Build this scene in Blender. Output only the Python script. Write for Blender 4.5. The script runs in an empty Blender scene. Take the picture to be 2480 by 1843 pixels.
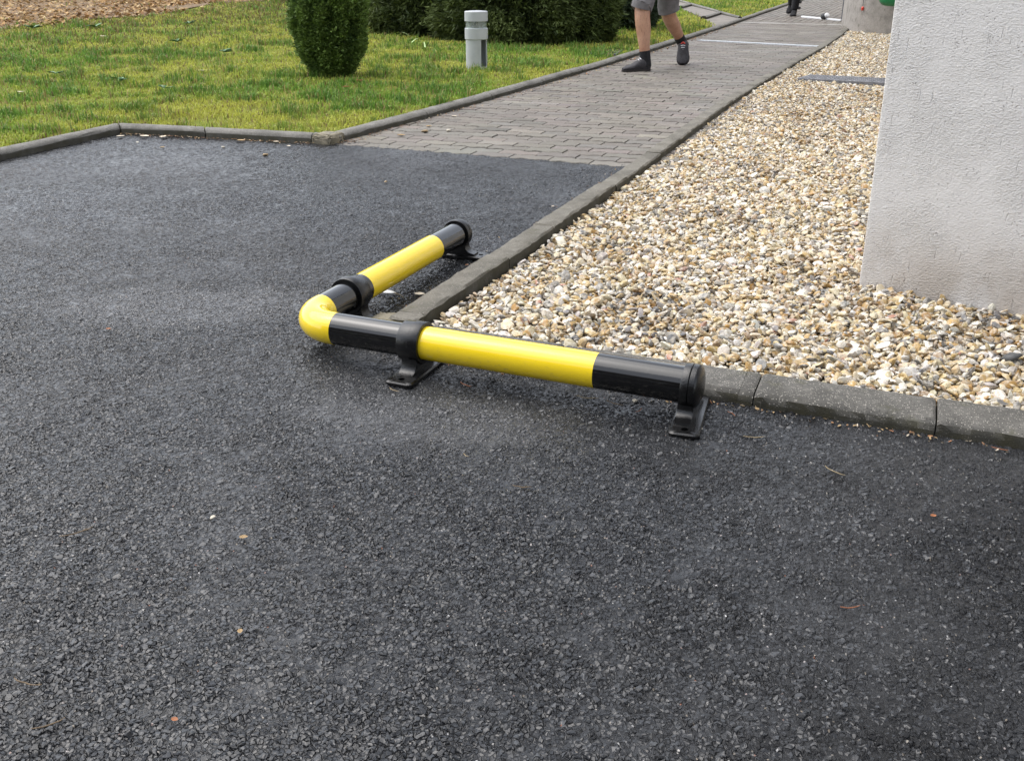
import bpy, bmesh, math, random
import numpy as np
from mathutils import Vector, Matrix
R = math.radians
random.seed(7)
rng = np.random.default_rng(11)
S = bpy.context.scene
COL = S.collection

# ---------------------------------------------------------------- camera, sky, sun, exposure
cam_d = bpy.data.cameras.new('camera')
cam = bpy.data.objects.new('camera', cam_d)
COL.objects.link(cam)
cam_d.sensor_fit = 'HORIZONTAL'
cam_d.sensor_width = 36
cam_d.lens = 33.82
cam_d.clip_start = 0.05
cam_d.clip_end = 1000
cam.location = (1.1517, -1.9998, 0.852)
cam.rotation_euler = (R(90 - 23.5), 0, R(22.08))
S.camera = cam

SUN_EL, SUN_AZ = 62, -88          # azimuth measured from +y towards +x
w = bpy.data.worlds.new('World')
S.world = w
w.use_nodes = True
wn = w.node_tree
sky = wn.nodes.new('ShaderNodeTexSky')
sky.sky_type = 'NISHITA'
sky.sun_disc = False
sky.sun_elevation = R(SUN_EL)
sky.sun_rotation = R(SUN_AZ)
sky.dust_density = 2.0
sky.ozone_density = 1.0
hs = wn.nodes.new('ShaderNodeHueSaturation')
hs.inputs['Saturation'].default_value = 0.34
bg = wn.nodes['Background']
wn.links.new(sky.outputs[0], hs.inputs['Color'])
wn.links.new(hs.outputs[0], bg.inputs['Color'])
bg.inputs['Strength'].default_value = 0.15
sd = bpy.data.lights.new('sun', 'SUN')
sd.energy = 0.9
sd.angle = R(70)
sd.color = (1.0, 0.96, 0.9)
so = bpy.data.objects.new('sun', sd)
COL.objects.link(so)
sv = Vector((math.sin(R(SUN_AZ)) * math.cos(R(SUN_EL)), math.cos(R(SUN_AZ)) * math.cos(R(SUN_EL)), math.sin(R(SUN_EL))))
so.rotation_euler = sv.to_track_quat('Z', 'Y').to_euler()
so.location = (0, 0, 12)
S.view_settings.view_transform = 'Standard'
S.view_settings.look = 'None'
S.view_settings.gamma = 1
S.view_settings.exposure = 1.3
S.render.engine = 'CYCLES'
S.cycles.use_denoising = True
S.cycles.max_bounces = 8

# ---------------------------------------------------------------- node helpers
class NT:
    def __init__(s, name):
        s.m = bpy.data.materials.new(name)
        s.m.use_nodes = True
        s.t = s.m.node_tree
        s.b = s.t.nodes['Principled BSDF']
        s.out = s.t.nodes['Material Output']
    def put(s, sock, v):
        if isinstance(v, bpy.types.NodeSocket):
            s.t.links.new(v, sock)
        elif v is not None:
            if hasattr(sock.default_value, '__len__') and not hasattr(v, '__len__'):
                v = [v] * len(sock.default_value)
            elif hasattr(sock.default_value, '__len__') and len(sock.default_value) == 4 and len(v) == 3:
                v = (*v, 1)
            sock.default_value = v
    def n(s, typ, out=0, **kw):
        nd = s.t.nodes.new('ShaderNode' + typ)
        for k, v in kw.items():
            if k.startswith('i_'):
                key = k[2:]
                key = int(key) if key.isdigit() else key.replace('_', ' ')
                s.put(nd.inputs[key], v)
            else:
                setattr(nd, k, v)
        return nd.outputs[out]
    def math(s, op, a, b=None, c=None, clamp=False):
        nd = s.t.nodes.new('ShaderNodeMath'); nd.operation = op; nd.use_clamp = clamp
        for i, v in enumerate((a, b, c)):
            if v is not None: s.put(nd.inputs[i], v)
        return nd.outputs[0]
    def vm(s, op, a, b=None, out=0):
        nd = s.t.nodes.new('ShaderNodeVectorMath'); nd.operation = op
        s.put(nd.inputs[0], a)
        if b is not None:
            if op == 'SCALE': s.put(nd.inputs['Scale'], b)
            else: s.put(nd.inputs[1], b)
        return nd.outputs[out]
    def ss(s, v, lo, hi, a=0.0, b=1.0):
        nd = s.t.nodes.new('ShaderNodeMapRange'); nd.interpolation_type = 'SMOOTHSTEP'
        s.put(nd.inputs[0], v)
        for i, x in zip((1, 2, 3, 4), (lo, hi, a, b)): s.put(nd.inputs[i], x)
        return nd.outputs[0]
    def mix(s, f, a, b, mode='MIX'):
        nd = s.t.nodes.new('ShaderNodeMix'); nd.data_type = 'RGBA'; nd.blend_type = mode
        s.put(nd.inputs[0], f); s.put(nd.inputs[6], a); s.put(nd.inputs[7], b)
        return nd.outputs[2]
    def noise(s, vec, scale, detail=4, rough=0.55, out=0):
        return s.n('TexNoise', out, i_Vector=vec, i_Scale=scale, i_Detail=detail, i_Roughness=rough)
    def ramp(s, f, stops):
        nd = s.t.nodes.new('ShaderNodeValToRGB')
        e = nd.color_ramp.elements
        while len(e) < len(stops): e.new(0.5)
        for x, (p, c) in zip(e, stops): x.position = p; x.color = (*c, 1)
        s.put(nd.inputs[0], f)
        return nd.outputs[0]
    def obj(s): return s.n('TexCoord', 3)
    def attr(s): return s.n('VertexColor', 0, layer_name='Col')
    def bump(s, h, strength, dist, normal=None):
        return s.n('Bump', 0, i_Height=h, i_Strength=strength, i_Distance=dist, i_Normal=normal)
    def set(s, **kw):
        for k, v in kw.items(): s.put(s.b.inputs[k.replace('_', ' ')], v)
        return s.m

def plain(name, col, rough=0.6, var=0.12, scale=30, metal=0.0, bump=0.0, bscale=300, **kw):
    t = NT(name); o = t.obj()
    nz = t.noise(o, scale)
    c = t.mix(t.ss(nz, 0.3, 0.7), [x * (1 - var) for x in col], [min(1, x * (1 + var)) for x in col])
    r = t.ss(t.noise(o, scale * 2.3), 0.3, 0.7, max(0.02, rough - 0.06), rough + 0.06)
    t.set(Base_Color=c, Roughness=r, Metallic=metal, **kw)
    if bump: t.set(Normal=t.bump(t.noise(o, bscale), 0.5, bump))
    return t.m

# ---------------------------------------------------------------- mesh helpers
def npmesh(name, V, F, mat=None, parent=None, col=None, smooth=True):
    """F: (n,k) index array, all faces with k corners"""
    V = np.asarray(V, np.float32); F = np.asarray(F, np.int32)
    me = bpy.data.meshes.new(name)
    me.vertices.add(len(V)); me.vertices.foreach_set('co', V.ravel())
    me.loops.add(F.size); me.loops.foreach_set('vertex_index', F.ravel())
    me.polygons.add(len(F))
    k = F.shape[1]
    me.polygons.foreach_set('loop_start', np.arange(0, F.size, k, dtype=np.int32))
    me.polygons.foreach_set('use_smooth', np.full(len(F), smooth))
    me.update(calc_edges=True)
    if col is not None:
        a = me.color_attributes.new('Col', 'FLOAT_COLOR', 'POINT')
        c = np.ones((len(V), 4), np.float32); c[:, :3] = col
        a.data.foreach_set('color', c.ravel())
    return link(name, me, mat, parent)

def link(name, me, mat=None, parent=None):
    o = bpy.data.objects.new(name, me)
    COL.objects.link(o)
    if mat: me.materials.append(mat)
    if parent: o.parent = parent
    return o

def bmobj(name, bm, mat=None, parent=None, smooth=False, recalc=True):
    if recalc: bmesh.ops.recalc_face_normals(bm, faces=bm.faces[:])
    me = bpy.data.meshes.new(name)
    for f in bm.faces: f.smooth = smooth
    bm.to_mesh(me); bm.free()
    o = link(name, me, mat, parent)
    if smooth == 'auto' or smooth:
        try: me.set_sharp_from_angle(angle=R(38))
        except Exception: pass
    return o

def tag(o, label, cat, group=None, kind=None):
    o['label'] = label; o['category'] = cat
    if group: o['group'] = group
    if kind: o['kind'] = kind
    return o

def struct(o, kind='structure'):
    o['kind'] = kind
    return o

def empty(name, loc=(0, 0, 0), rz=0):
    o = bpy.data.objects.new(name, None); COL.objects.link(o)
    o.location = loc; o.rotation_euler = (0, 0, rz); o.empty_display_size = 0.1
    return o

def box(bm, lo, hi, bev=0.0, seg=2):
    r = bmesh.ops.create_cube(bm, size=1)
    vs = r['verts']
    for v in vs:
        v.co = Vector([lo[i] + (v.co[i] + 0.5) * (hi[i] - lo[i]) for i in range(3)])
    if bev:
        es = list({e for v in vs for e in v.link_edges})
        bmesh.ops.bevel(bm, geom=es, offset=bev, segments=seg, affect='EDGES', profile=0.6)

def loft(bm, rings, cap0=True, cap1=True, closed=True):
    """rings: list of lists of points (same count)"""
    vr = [[bm.verts.new(p) for p in r] for r in rings]
    n = len(vr[0])
    for a, b in zip(vr[:-1], vr[1:]):
        for i in range(n if closed else n - 1):
            j = (i + 1) % n
            bm.faces.new((a[i], a[j], b[j], b[i]))
    if cap0: bm.faces.new(vr[0][::-1])
    if cap1: bm.faces.new(vr[-1])
    return vr

def frame(d):
    d = Vector(d).normalized()
    a = d.cross(Vector((0, 0, 1)))
    if a.length < 1e-4: a = Vector((1, 0, 0))
    a.normalize()
    return a, a.cross(d).normalized()

def tube(bm, pts, rad, n=12, cap=True):
    pts = [Vector(p) for p in pts]
    rings = []
    a0 = None
    for i, p in enumerate(pts):
        d = (pts[min(i + 1, len(pts) - 1)] - pts[max(i - 1, 0)])
        a, b = frame(d)
        r = rad[i] if hasattr(rad, '__len__') else rad
        rings.append([p + (a * math.cos(t) + b * math.sin(t)) * r for t in [2 * math.pi * k / n for k in range(n)]])
    loft(bm, rings, cap, cap)

def lathe(bm, prof, axis_o, axis_d, n=40, cap=True):
    """prof: (t along axis, radius)"""
    o = Vector(axis_o); d = Vector(axis_d).normalized(); a, b = frame(d)
    rings = [[o + d * t + (a * math.cos(q) + b * math.sin(q)) * max(r, 1e-5) for q in [2 * math.pi * k / n for k in range(n)]] for t, r in prof]
    loft(bm, rings, cap, cap)

# ---------------------------------------------------------------- site lines
KERB = [(-2.47, -6.0), (-2.785, 1.33), (-2.82, 2.14), (-1.66, 2.27), (-1.56, 2.33), (-1.52, 3.2), (-1.47, 5.0), (-1.442, 7.0), (-1.465, 10.3), (-1.50, 13.0), (-1.65, 20.0), (-1.8, 30.0)]
_kx = np.array([p[0] for p in KERB]); _ky = np.array([p[1] for p in KERB])
def kerb_x(y): return np.interp(y, _ky, _kx)
def lawn_z(x, y):
    x = np.asarray(x, float); y = np.asarray(y, float)
    d = np.where(x > -2.85, np.minimum(-1.6 - x, y - 2.3), np.maximum(y - 2.3, -2.85 - x))
    d2 = np.minimum(-1.6 - x, 99)
    return 0.036 + 0.018 * np.clip(np.minimum(d, d2), 0, 30)
EDGE_Y = [0.0, 2.2, 4.7, 7.0, 9.5, 11.2, 12.6, 13.4]
EDGE_X = [0.0, 0.01, -0.02, 0.03, 0.1, 0.115, 0.1, 0.04]
def edge_x(y): return np.interp(y, EDGE_Y, EDGE_X)

# ---------------------------------------------------------------- materials
def mat_asphalt():
    t = NT('asphalt'); p = t.n('NewGeometry', 0)
    flat = t.vm('MULTIPLY', p, (1, 1, 0))
    wv = t.vm('SUBTRACT', t.noise(flat, 70, 2, out=1), (0.5, 0.5, 0.5))
    q = t.vm('ADD', flat, t.vm('SCALE', wv, 0.006))
    q = t.vm('MULTIPLY', q, (1, 1, 0))
    big = t.noise(flat, 0.9, 3)
    mid = t.noise(flat, 3.4, 3)
    def stones(scale, ed, tilt):
        e = t.n('TexVoronoi', 0, voronoi_dimensions='2D', feature='DISTANCE_TO_EDGE', i_Vector=q, i_Scale=scale)
        nd = t.t.nodes.new('ShaderNodeTexVoronoi'); nd.voronoi_dimensions = '2D'
        t.put(nd.inputs['Vector'], q); t.put(nd.inputs['Scale'], scale)
        rnd = nd.outputs['Color']; pos = nd.outputs['Position']
        dv = t.vm('SUBTRACT', q, pos)
        tl = t.vm('DOT_PRODUCT', dv, t.vm('SUBTRACT', rnd, (0.5, 0.5, 0.5)), out=1)
        r1 = t.n('SeparateColor', 2, i_Color=rnd)
        dome = t.ss(e, 0.0, ed)
        h = t.math('MULTIPLY', dome, t.math('ADD', t.math('MULTIPLY_ADD', r1, 0.75, 0.25), t.math('MULTIPLY', tl, tilt * scale)))
        return h, rnd, dome
    h1, c1, d1 = stones(98, 0.19, 0.8)
    h2, c2, d2 = stones(165, 0.2, 0.8)
    sel = t.ss(t.noise(flat, 36, 2), 0.42, 0.58)
    fill = t.ss(t.math('ADD', t.math('MULTIPLY', t.noise(flat, 11, 4), 0.6), t.math('MULTIPLY', t.noise(flat, 1.15, 4, 0.6), 0.4)), 0.42, 0.60)       # fines filling the gaps here and there
    hh = t.math('MAXIMUM', t.math('MULTIPLY', h1, t.math('MULTIPLY_ADD', sel, 0.75, 0.25)), t.math('MULTIPLY', h2, 0.7))
    hh = t.math('MAXIMUM', hh, t.math('MULTIPLY', fill, 0.22))
    fine = t.noise(flat, 420, 3)
    hgt = t.math('ADD', t.math('MULTIPLY', hh, t.ss(mid, 0.3, 0.7, 0.75, 1.1)), t.math('MULTIPLY', fine, 0.05))
    # colour of bitumen coated stone, with a few bare chips
    base = t.ramp(t.n('SeparateColor', 0, i_Color=c1), [(0.0, (0.007, 0.0073, 0.0081)), (0.5, (0.013, 0.0136, 0.0152)), (0.85, (0.020, 0.0209, 0.023)), (1.0, (0.037, 0.038, 0.0405))])
    base = t.mix(t.ss(big, 0.35, 0.65, 0.0, 0.5), base, (0.022, 0.0235, 0.027))
    base = t.mix(t.ss(hh, 0.08, 0.42), (0.004, 0.004, 0.0043), base)      # bitumen in the gaps
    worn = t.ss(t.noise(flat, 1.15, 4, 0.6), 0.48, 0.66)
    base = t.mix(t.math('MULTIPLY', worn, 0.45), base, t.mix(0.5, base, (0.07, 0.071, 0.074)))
    oil = t.ss(t.noise(t.vm('ADD', flat, (7.3, 2.1, 0)), 1.5, 4, 0.55), 0.60, 0.72)
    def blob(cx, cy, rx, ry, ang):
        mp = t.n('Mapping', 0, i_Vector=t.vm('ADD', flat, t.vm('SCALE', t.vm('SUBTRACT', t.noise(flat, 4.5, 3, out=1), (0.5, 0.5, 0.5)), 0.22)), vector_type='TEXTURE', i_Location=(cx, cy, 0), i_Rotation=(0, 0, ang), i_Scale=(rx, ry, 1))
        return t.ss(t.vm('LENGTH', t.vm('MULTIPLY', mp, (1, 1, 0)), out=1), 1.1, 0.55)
    pale = t.math('MAXIMUM', blob(-0.62, -0.02, 0.42, 0.20, 0.35), t.math('MULTIPLY', blob(0.33, -0.42, 0.30, 0.12, 0.2), 0.7))  # wet sheen painted into the base colour as two pale patches
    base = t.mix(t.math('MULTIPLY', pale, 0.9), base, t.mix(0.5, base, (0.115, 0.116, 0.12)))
    oil = t.math('MAXIMUM', oil, blob(0.93, -0.42, 0.26, 0.075, 0.1))
    base = t.mix(t.math('MULTIPLY', oil, 0.6), base, (0.008, 0.008, 0.0085))
    vs = t.t.nodes.new('ShaderNodeTexVoronoi'); vs.voronoi_dimensions = '2D'
    t.put(vs.inputs['Vector'], flat); t.put(vs.inputs['Scale'], 260)
    ch = t.n('SeparateColor', 0, i_Color=vs.outputs['Color'])
    hue = t.n('SeparateColor', 1, i_Color=vs.outputs['Color'])
    inside = t.math('LESS_THAN', vs.outputs['Distance'], 0.34)
    chip = t.math('MULTIPLY', t.math('GREATER_THAN', ch, 0.989), inside)
    chipc = t.ramp(hue, [(0.0, (0.10, 0.09, 0.08)), (0.5, (0.22, 0.19, 0.15)), (0.8, (0.36, 0.36, 0.36)), (1.0, (0.16, 0.06, 0.03))])
    base = t.mix(chip, base, chipc)
    dusty = t.ss(t.noise(flat, 2.2, 5, 0.65), 0.6, 0.82)
    base = t.mix(t.math('MULTIPLY', dusty, 0.3), base, (0.055, 0.052, 0.046))
    rough = t.math('ADD', t.ss(t.noise(flat, 1.3, 4), 0.35, 0.65, 0.15, 0.32), t.ss(fine, 0.3, 0.7, -0.05, 0.06))
    t.set(Base_Color=base, Roughness=rough, Specular_IOR_Level=0.5)
    dn = t.t.nodes.new('ShaderNodeDisplacement')
    t.put(dn.inputs['Height'], hgt); t.put(dn.inputs['Midlevel'], 0.55); t.put(dn.inputs['Scale'], 0.0072)
    t.t.links.new(dn.outputs[0], t.out.inputs['Displacement'])
    t.m.displacement_method = 'BOTH'
    return t.m

def mat_concrete(name, col, dark, stain=0.5, agg=0.5, rough=0.82, bs=0.0016, moss_shade=0.0):
    t = NT(name); o = t.n('NewGeometry', 0)
    n1 = t.noise(o, 9, 5, 0.65); n2 = t.noise(o, 60, 4)
    c = t.mix(t.ss(n1, 0.35, 0.7, 0, stain), col, dark)
    c = t.mix(t.ss(n2, 0.35, 0.7, 0.0, 0.45), c, [x * 0.62 for x in col])
    c = t.mix(t.ss(t.noise(o, 3.2, 6, 0.7), 0.46, 0.66, 0, 0.55), c, [x * 0.5 for x in dark])
    c = t.mix(t.ss(t.noise(t.vm('ADD', o, (3, 9, 1)), 14, 5, 0.7), 0.56, 0.70, 0, 0.5), c, (0.07, 0.068, 0.035))
    v = t.t.nodes.new('ShaderNodeTexVoronoi'); t.put(v.inputs['Vector'], o); t.put(v.inputs['Scale'], 330)
    r = t.n('SeparateColor', 0, i_Color=v.outputs['Color'])
    sp = t.math('MULTIPLY', t.math('GREATER_THAN', r, 1 - 0.16 * agg), t.math('LESS_THAN', v.outputs['Distance'], 0.4))
    c = t.mix(sp, c, (0.30, 0.28, 0.245))
    dk = t.math('MULTIPLY', t.math('LESS_THAN', r, 0.14 * agg), t.math('LESS_THAN', v.outputs['Distance'], 0.45))
    c = t.mix(dk, c, [x * 0.35 for x in col])
    if moss_shade:
        mz = t.n('SeparateXYZ', 2, i_0=t.n('NewGeometry', 3))
        side = t.math('SUBTRACT', 1.0, t.ss(mz, 0.15, 0.55))
        g = t.ss(t.noise(o, 22, 4), 0.3, 0.65)
        c = t.mix(t.math('MULTIPLY', side, t.math('MULTIPLY_ADD', g, 0.25, moss_shade - 0.25)), c, t.mix(g, (0.015, 0.014, 0.008), (0.034, 0.031, 0.017)))  # upright faces darkened: moss plus shade, both put into the colour
    t.set(Base_Color=c, Roughness=rough, Specular_IOR_Level=0.35)
    hb = t.math('ADD', t.math('MULTIPLY', n2, 0.8), t.math('MULTIPLY', v.outputs['Distance'], 0.5))
    t.set(Normal=t.bump(hb, 0.7, bs))
    return t.m

def mat_paver():
    t = NT('paver'); o = t.n('NewGeometry', 0); a = t.attr()
    n1 = t.noise(o, 2.0, 5, 0.6); n2 = t.noise(o, 130, 3); n3 = t.noise(o, 26, 4)
    c = t.mix(t.ss(n1, 0.35, 0.7, 0, 0.45), a, (0.135, 0.122, 0.105))
    c = t.mix(t.ss(n2, 0.4, 0.65, 0, 0.4), c, (0.10, 0.093, 0.085))
    c = t.mix(t.ss(n3, 0.55, 0.75, 0, 0.35), c, (0.27, 0.255, 0.23))
    t.set(Base_Color=c, Roughness=t.ss(n1, 0.3, 0.7, 0.55, 0.75), Specular_IOR_Level=0.4)
    t.set(Normal=t.bump(t.math('ADD', n2, t.math('MULTIPLY', n3, 0.6)), 0.6, 0.002))
    return t.m

def mat_render_wall():
    t = NT('render_coat'); o = t.n('TexCoord', 3)
    g1 = t.noise(t.vm('MULTIPLY', o, (1, 1, 1.6)), 150, 4, 0.6)
    g2 = t.noise(t.vm('MULTIPLY', o, (1, 1, 1.6)), 38, 3)
    flat = t.ss(t.noise(o, 5.5, 3), 0.42, 0.62)
    wp = t.vm('ADD', o, t.vm('SCALE', t.vm('SUBTRACT', t.noise(o, 30, 2, out=1), (0.5, 0.5, 0.5)), 0.012))
    v = t.n('TexVoronoi', 0, feature='F1', i_Vector=t.vm('MULTIPLY', wp, (1, 1, 0.09)), i_Scale=110)
    gv = t.ss(v, 0.24, 0.08)
    gm = t.ss(t.noise(t.vm('MULTIPLY', o, (1, 1, 0.4)), 13, 3), 0.44, 0.56)
    groove = t.math('MULTIPLY', gv, gm)
    v2 = t.n('TexVoronoi', 0, feature='F1', i_Vector=t.vm('MULTIPLY', wp, (1, 1, 1.5)), i_Scale=120)
    pit = t.math('MULTIPLY', t.ss(v2, 0.26, 0.12), t.ss(t.noise(o, 21, 2), 0.5, 0.62))
    h = t.math('ADD', t.math('MULTIPLY', g1, 1.15), t.math('MULTIPLY', g2, 0.25))
    h = t.math('MULTIPLY', h, t.math('MULTIPLY_ADD', flat, 0.6, 0.55))
    h = t.math('SUBTRACT', h, t.math('ADD', t.math('MULTIPLY', groove, 0.38), t.math('MULTIPLY', pit, 0.6)))
    z = t.n('SeparateXYZ', 2, i_0=o)
    c = t.mix(t.ss(t.noise(o, 1.6, 4), 0.35, 0.65), (0.61, 0.597, 0.588), (0.65, 0.637, 0.623))
    low = t.math('MULTIPLY', t.ss(z, 0.30, 0.0), t.ss(t.noise(t.vm('MULTIPLY', o, (1, 1, 0.6)), 7, 4), 0.3, 0.65))
    c = t.mix(t.math('MULTIPLY', low, 0.7), c, (0.37, 0.32, 0.27))
    dirt = t.math('MAXIMUM', t.math('MULTIPLY', groove, 0.10), t.math('MULTIPLY', pit, 0.35))
    c = t.mix(dirt, c, (0.20, 0.175, 0.16))
    t.set(Base_Color=c, Roughness=0.85, Specular_IOR_Level=0.3, Normal=t.bump(h, 1.0, 0.0046))
    return t.m

def mat_attr(name, rough=0.7, mott=None, transl=0.0, spec=0.4, bump=0.0):
    t = NT(name); a = t.attr(); o = t.n('NewGeometry', 0)
    c = a
    if mott:
        c = t.mix(t.ss(t.noise(o, mott[0], 3), 0.42, 0.68, 0, mott[1]), a, mott[2])
        c = t.mix(t.ss(t.noise(o, mott[0] * 2.7, 3), 0.45, 0.7, 0, mott[1] * 0.7), c, mott[3])
    t.set(Base_Color=c, Roughness=rough, Specular_IOR_Level=spec)
    if bump: t.set(Normal=t.bump(t.noise(o, 260, 3), 0.6, bump))
    if transl:
        tr = t.t.nodes.new('ShaderNodeBsdfTranslucent'); t.put(tr.inputs['Color'], c)
        mx = t.t.nodes.new('ShaderNodeMixShader'); mx.inputs[0].default_value = transl
        t.t.links.new(t.b.outputs[0], mx.inputs[1]); t.t.links.new(tr.outputs[0], mx.inputs[2])
        t.t.links.new(mx.outputs[0], t.out.inputs[0])
    return t.m

def mat_lawn_soil():
    t = NT('lawn_soil'); o = t.n('NewGeometry', 0)
    a = t.noise(o, 3.0, 5, 0.65); b = t.noise(o, 24, 5, 0.7); c3 = t.noise(o, 90, 3)
    c = t.ramp(a, [(0.3, (0.13, 0.18, 0.025)), (0.5, (0.22, 0.24, 0.04)), (0.7, (0.27, 0.25, 0.06))])
    c = t.mix(t.ss(b, 0.5, 0.7, 0, 0.6), c, (0.13, 0.10, 0.04))
    c = t.mix(t.ss(c3, 0.5, 0.7, 0, 0.5), c, (0.23, 0.24, 0.05))
    t.set(Base_Color=c, Roughness=0.9, Specular_IOR_Level=0.1, Normal=t.bump(t.math('ADD', b, c3), 1.0, 0.02))
    return t.m

def mat_paint(name, col, rough, dirt=None):
    t = NT(name); o = t.n('NewGeometry', 0)
    n = t.noise(o, 40, 4)
    c = t.mix(t.ss(n, 0.35, 0.7, 0, 0.10), col, [x * 0.75 for x in col])
    v = t.noise(o, 9, 5, 0.7)
    if dirt: c = t.mix(t.ss(v, 0.6, 0.8, 0, 0.25), c, dirt)
    z = t.n('SeparateXYZ', 2, i_0=o); sc = t.noise(t.vm('MULTIPLY', o, (1, 1, 2.5)), 70, 4, 0.7)
    c = t.mix(t.math('MULTIPLY', t.ss(sc, 0.55, 0.72), t.math('SUBTRACT', 0.55, t.ss(z, 0.035, 0.085, 0, 0.47))), c, (0.16, 0.145, 0.12))      # road splash, low down
    t.set(Base_Color=c, Roughness=t.ss(v, 0.35, 0.75, rough, rough + 0.06), Specular_IOR_Level=0.5, Coat_Weight=0.35, Coat_Roughness=0.03)
    t.set(Normal=t.bump(t.noise(o, 55, 2), 0.10, 0.0012))
    return t.m

M = {}
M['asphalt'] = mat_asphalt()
M['kerb'] = mat_concrete('kerb_concrete', (0.215, 0.205, 0.185), (0.10, 0.096, 0.084), 0.7, 0.8, moss_shade=0.95)
M['edging'] = mat_concrete('edging_concrete', (0.18, 0.167, 0.14), (0.09, 0.083, 0.064), 0.6, 0.6, moss_shade=0.9)
M['frontkerb'] = mat_concrete('front_kerb_concrete', (0.135, 0.128, 0.114), (0.055, 0.053, 0.047), 0.7, 1.4, moss_shade=0.95)
M['mortar'] = mat_concrete('mortar', (0.25, 0.22, 0.16), (0.13, 0.12, 0.08), 0.6, 0.6)
M['paver'] = mat_paver()
M['joint'] = plain('joint_sand', (0.055, 0.048, 0.036), 0.9, 0.4, 20, bump=0.003)
M['wall'] = mat_render_wall()
M['farwall'] = mat_concrete('far_wall_render', (0.36, 0.33, 0.30), (0.25, 0.23, 0.205), 0.6, 0.2, bs=0.001)
M['gravel'] = mat_attr('gravel_stone', 0.62, (75, 0.6, (0.66, 0.62, 0.54), (0.27, 0.19, 0.09)), spec=0.45, bump=0.0008)
M['gravelbed'] = plain('gravel_bed', (0.14, 0.115, 0.075), 0.9, 0.4, 60, bump=0.006, bscale=120)
M['soil'] = mat_lawn_soil()
M['grass'] = mat_attr('grass_blade', 0.55, transl=0.3, spec=0.25)
M['leaf'] = mat_attr('conifer_foliage', 0.6, transl=0.12, spec=0.3)
M['litter'] = mat_attr('dry_leaf', 0.75, (60, 0.4, (0.30, 0.2, 0.1), (0.14, 0.09, 0.05)), transl=0.1, spec=0.3)
M['bark'] = plain('bark', (0.07, 0.05, 0.035), 0.9, 0.35, 40, bump=0.006, bscale=90)
M['yellow'] = mat_paint('yellow_paint', (0.88, 0.635, 0.018), 0.10, (0.50, 0.40, 0.13))
M['black'] = mat_paint('black_paint', (0.004, 0.004, 0.0043), 0.09)
def mat_cast():
    t = NT('black_cast_iron'); o = t.n('NewGeometry', 0)
    n = t.noise(o, 420, 3); v = t.noise(o, 25, 4)
    t.set(Base_Color=t.mix(t.ss(v, 0.5, 0.75, 0, 0.4), (0.005, 0.005, 0.0052), (0.014, 0.0135, 0.012)), Roughness=t.ss(v, 0.3, 0.7, 0.14, 0.27),
          Specular_IOR_Level=0.5, Normal=t.bump(n, 0.45, 0.0012))
    return t.m
M['cast'] = mat_cast()
M['grey_paint'] = plain('grey_powder_coat', (0.44, 0.46, 0.48), 0.5, 0.05, 12)
M['galv'] = plain('galvanised_steel', (0.62, 0.64, 0.66), 0.45, 0.12, 30, metal=0.55)
M['darkmetal'] = plain('dark_metal', (0.10, 0.10, 0.11), 0.5, 0.2, 30, metal=0.5)
M['mat_grey'] = plain('weathered_grey_plate', (0.14, 0.14, 0.15), 0.5, 0.3, 25, bump=0.003, bscale=80)
M['white'] = plain('white_paint', (0.72, 0.73, 0.74), 0.5, 0.06, 20)
M['blackplastic'] = plain('black_plastic', (0.02, 0.02, 0.022), 0.4, 0.2, 30)
M['red'] = plain('red_plastic', (0.62, 0.05, 0.03), 0.45, 0.1, 30)
M['green'] = plain('green_plastic', (0.012, 0.20, 0.07), 0.4, 0.1, 20)
def mat_skin():
    t = NT('skin'); o = t.obj()
    a = t.noise(o, 9, 4); h = t.noise(t.vm('MULTIPLY', o, (1, 1, .18)), 190, 3, .7)
    c = t.mix(t.ss(a, .35, .65), (0.36, 0.185, 0.115), (0.46, 0.265, 0.175))
    c = t.mix(t.ss(h, .52, .68, 0, .55), c, (0.09, 0.05, 0.035))        # leg hair
    t.set(Base_Color=c, Roughness=0.55, Subsurface_Weight=0.05, Normal=t.bump(a, .4, .006))
    return t.m
M['skin'] = mat_skin()
M['shorts'] = plain('grey_cotton', (0.125, 0.118, 0.122), 0.9, 0.16, 24, bump=0.004, bscale=60)
M['shirt'] = plain('dark_shirt', (0.06, 0.07, 0.09), 0.9, 0.15, 20)
M['blackcloth'] = plain('black_cloth', (0.007, 0.007, 0.009), 0.9, 0.3, 30, bump=0.004, bscale=50)
M['shoe'] = plain('black_shoe_fabric', (0.026, 0.024, 0.028), 0.7, 0.3, 60, bump=0.002, bscale=200)
M['lace'] = plain('pale_lace', (0.62, 0.62, 0.64), 0.8, 0.1, 60)
M['sole'] = plain('shoe_sole', (0.016, 0.012, 0.012), 0.7, 0.3, 60)
M['hair'] = plain('brown_hair', (0.05, 0.03, 0.02), 0.6, 0.3, 80)
M['brick'] = None

# ---------------------------------------------------------------- ground
bm = bmesh.new()
bmesh.ops.create_grid(bm, x_segments=2, y_segments=2, size=220)
g = struct(bmobj('ground', bm, plain('earth', (0.10, 0.10, 0.06), 0.95, 0.3, 1.5, bump=0.02, bscale=20)))
g.location.z = -0.09

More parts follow.
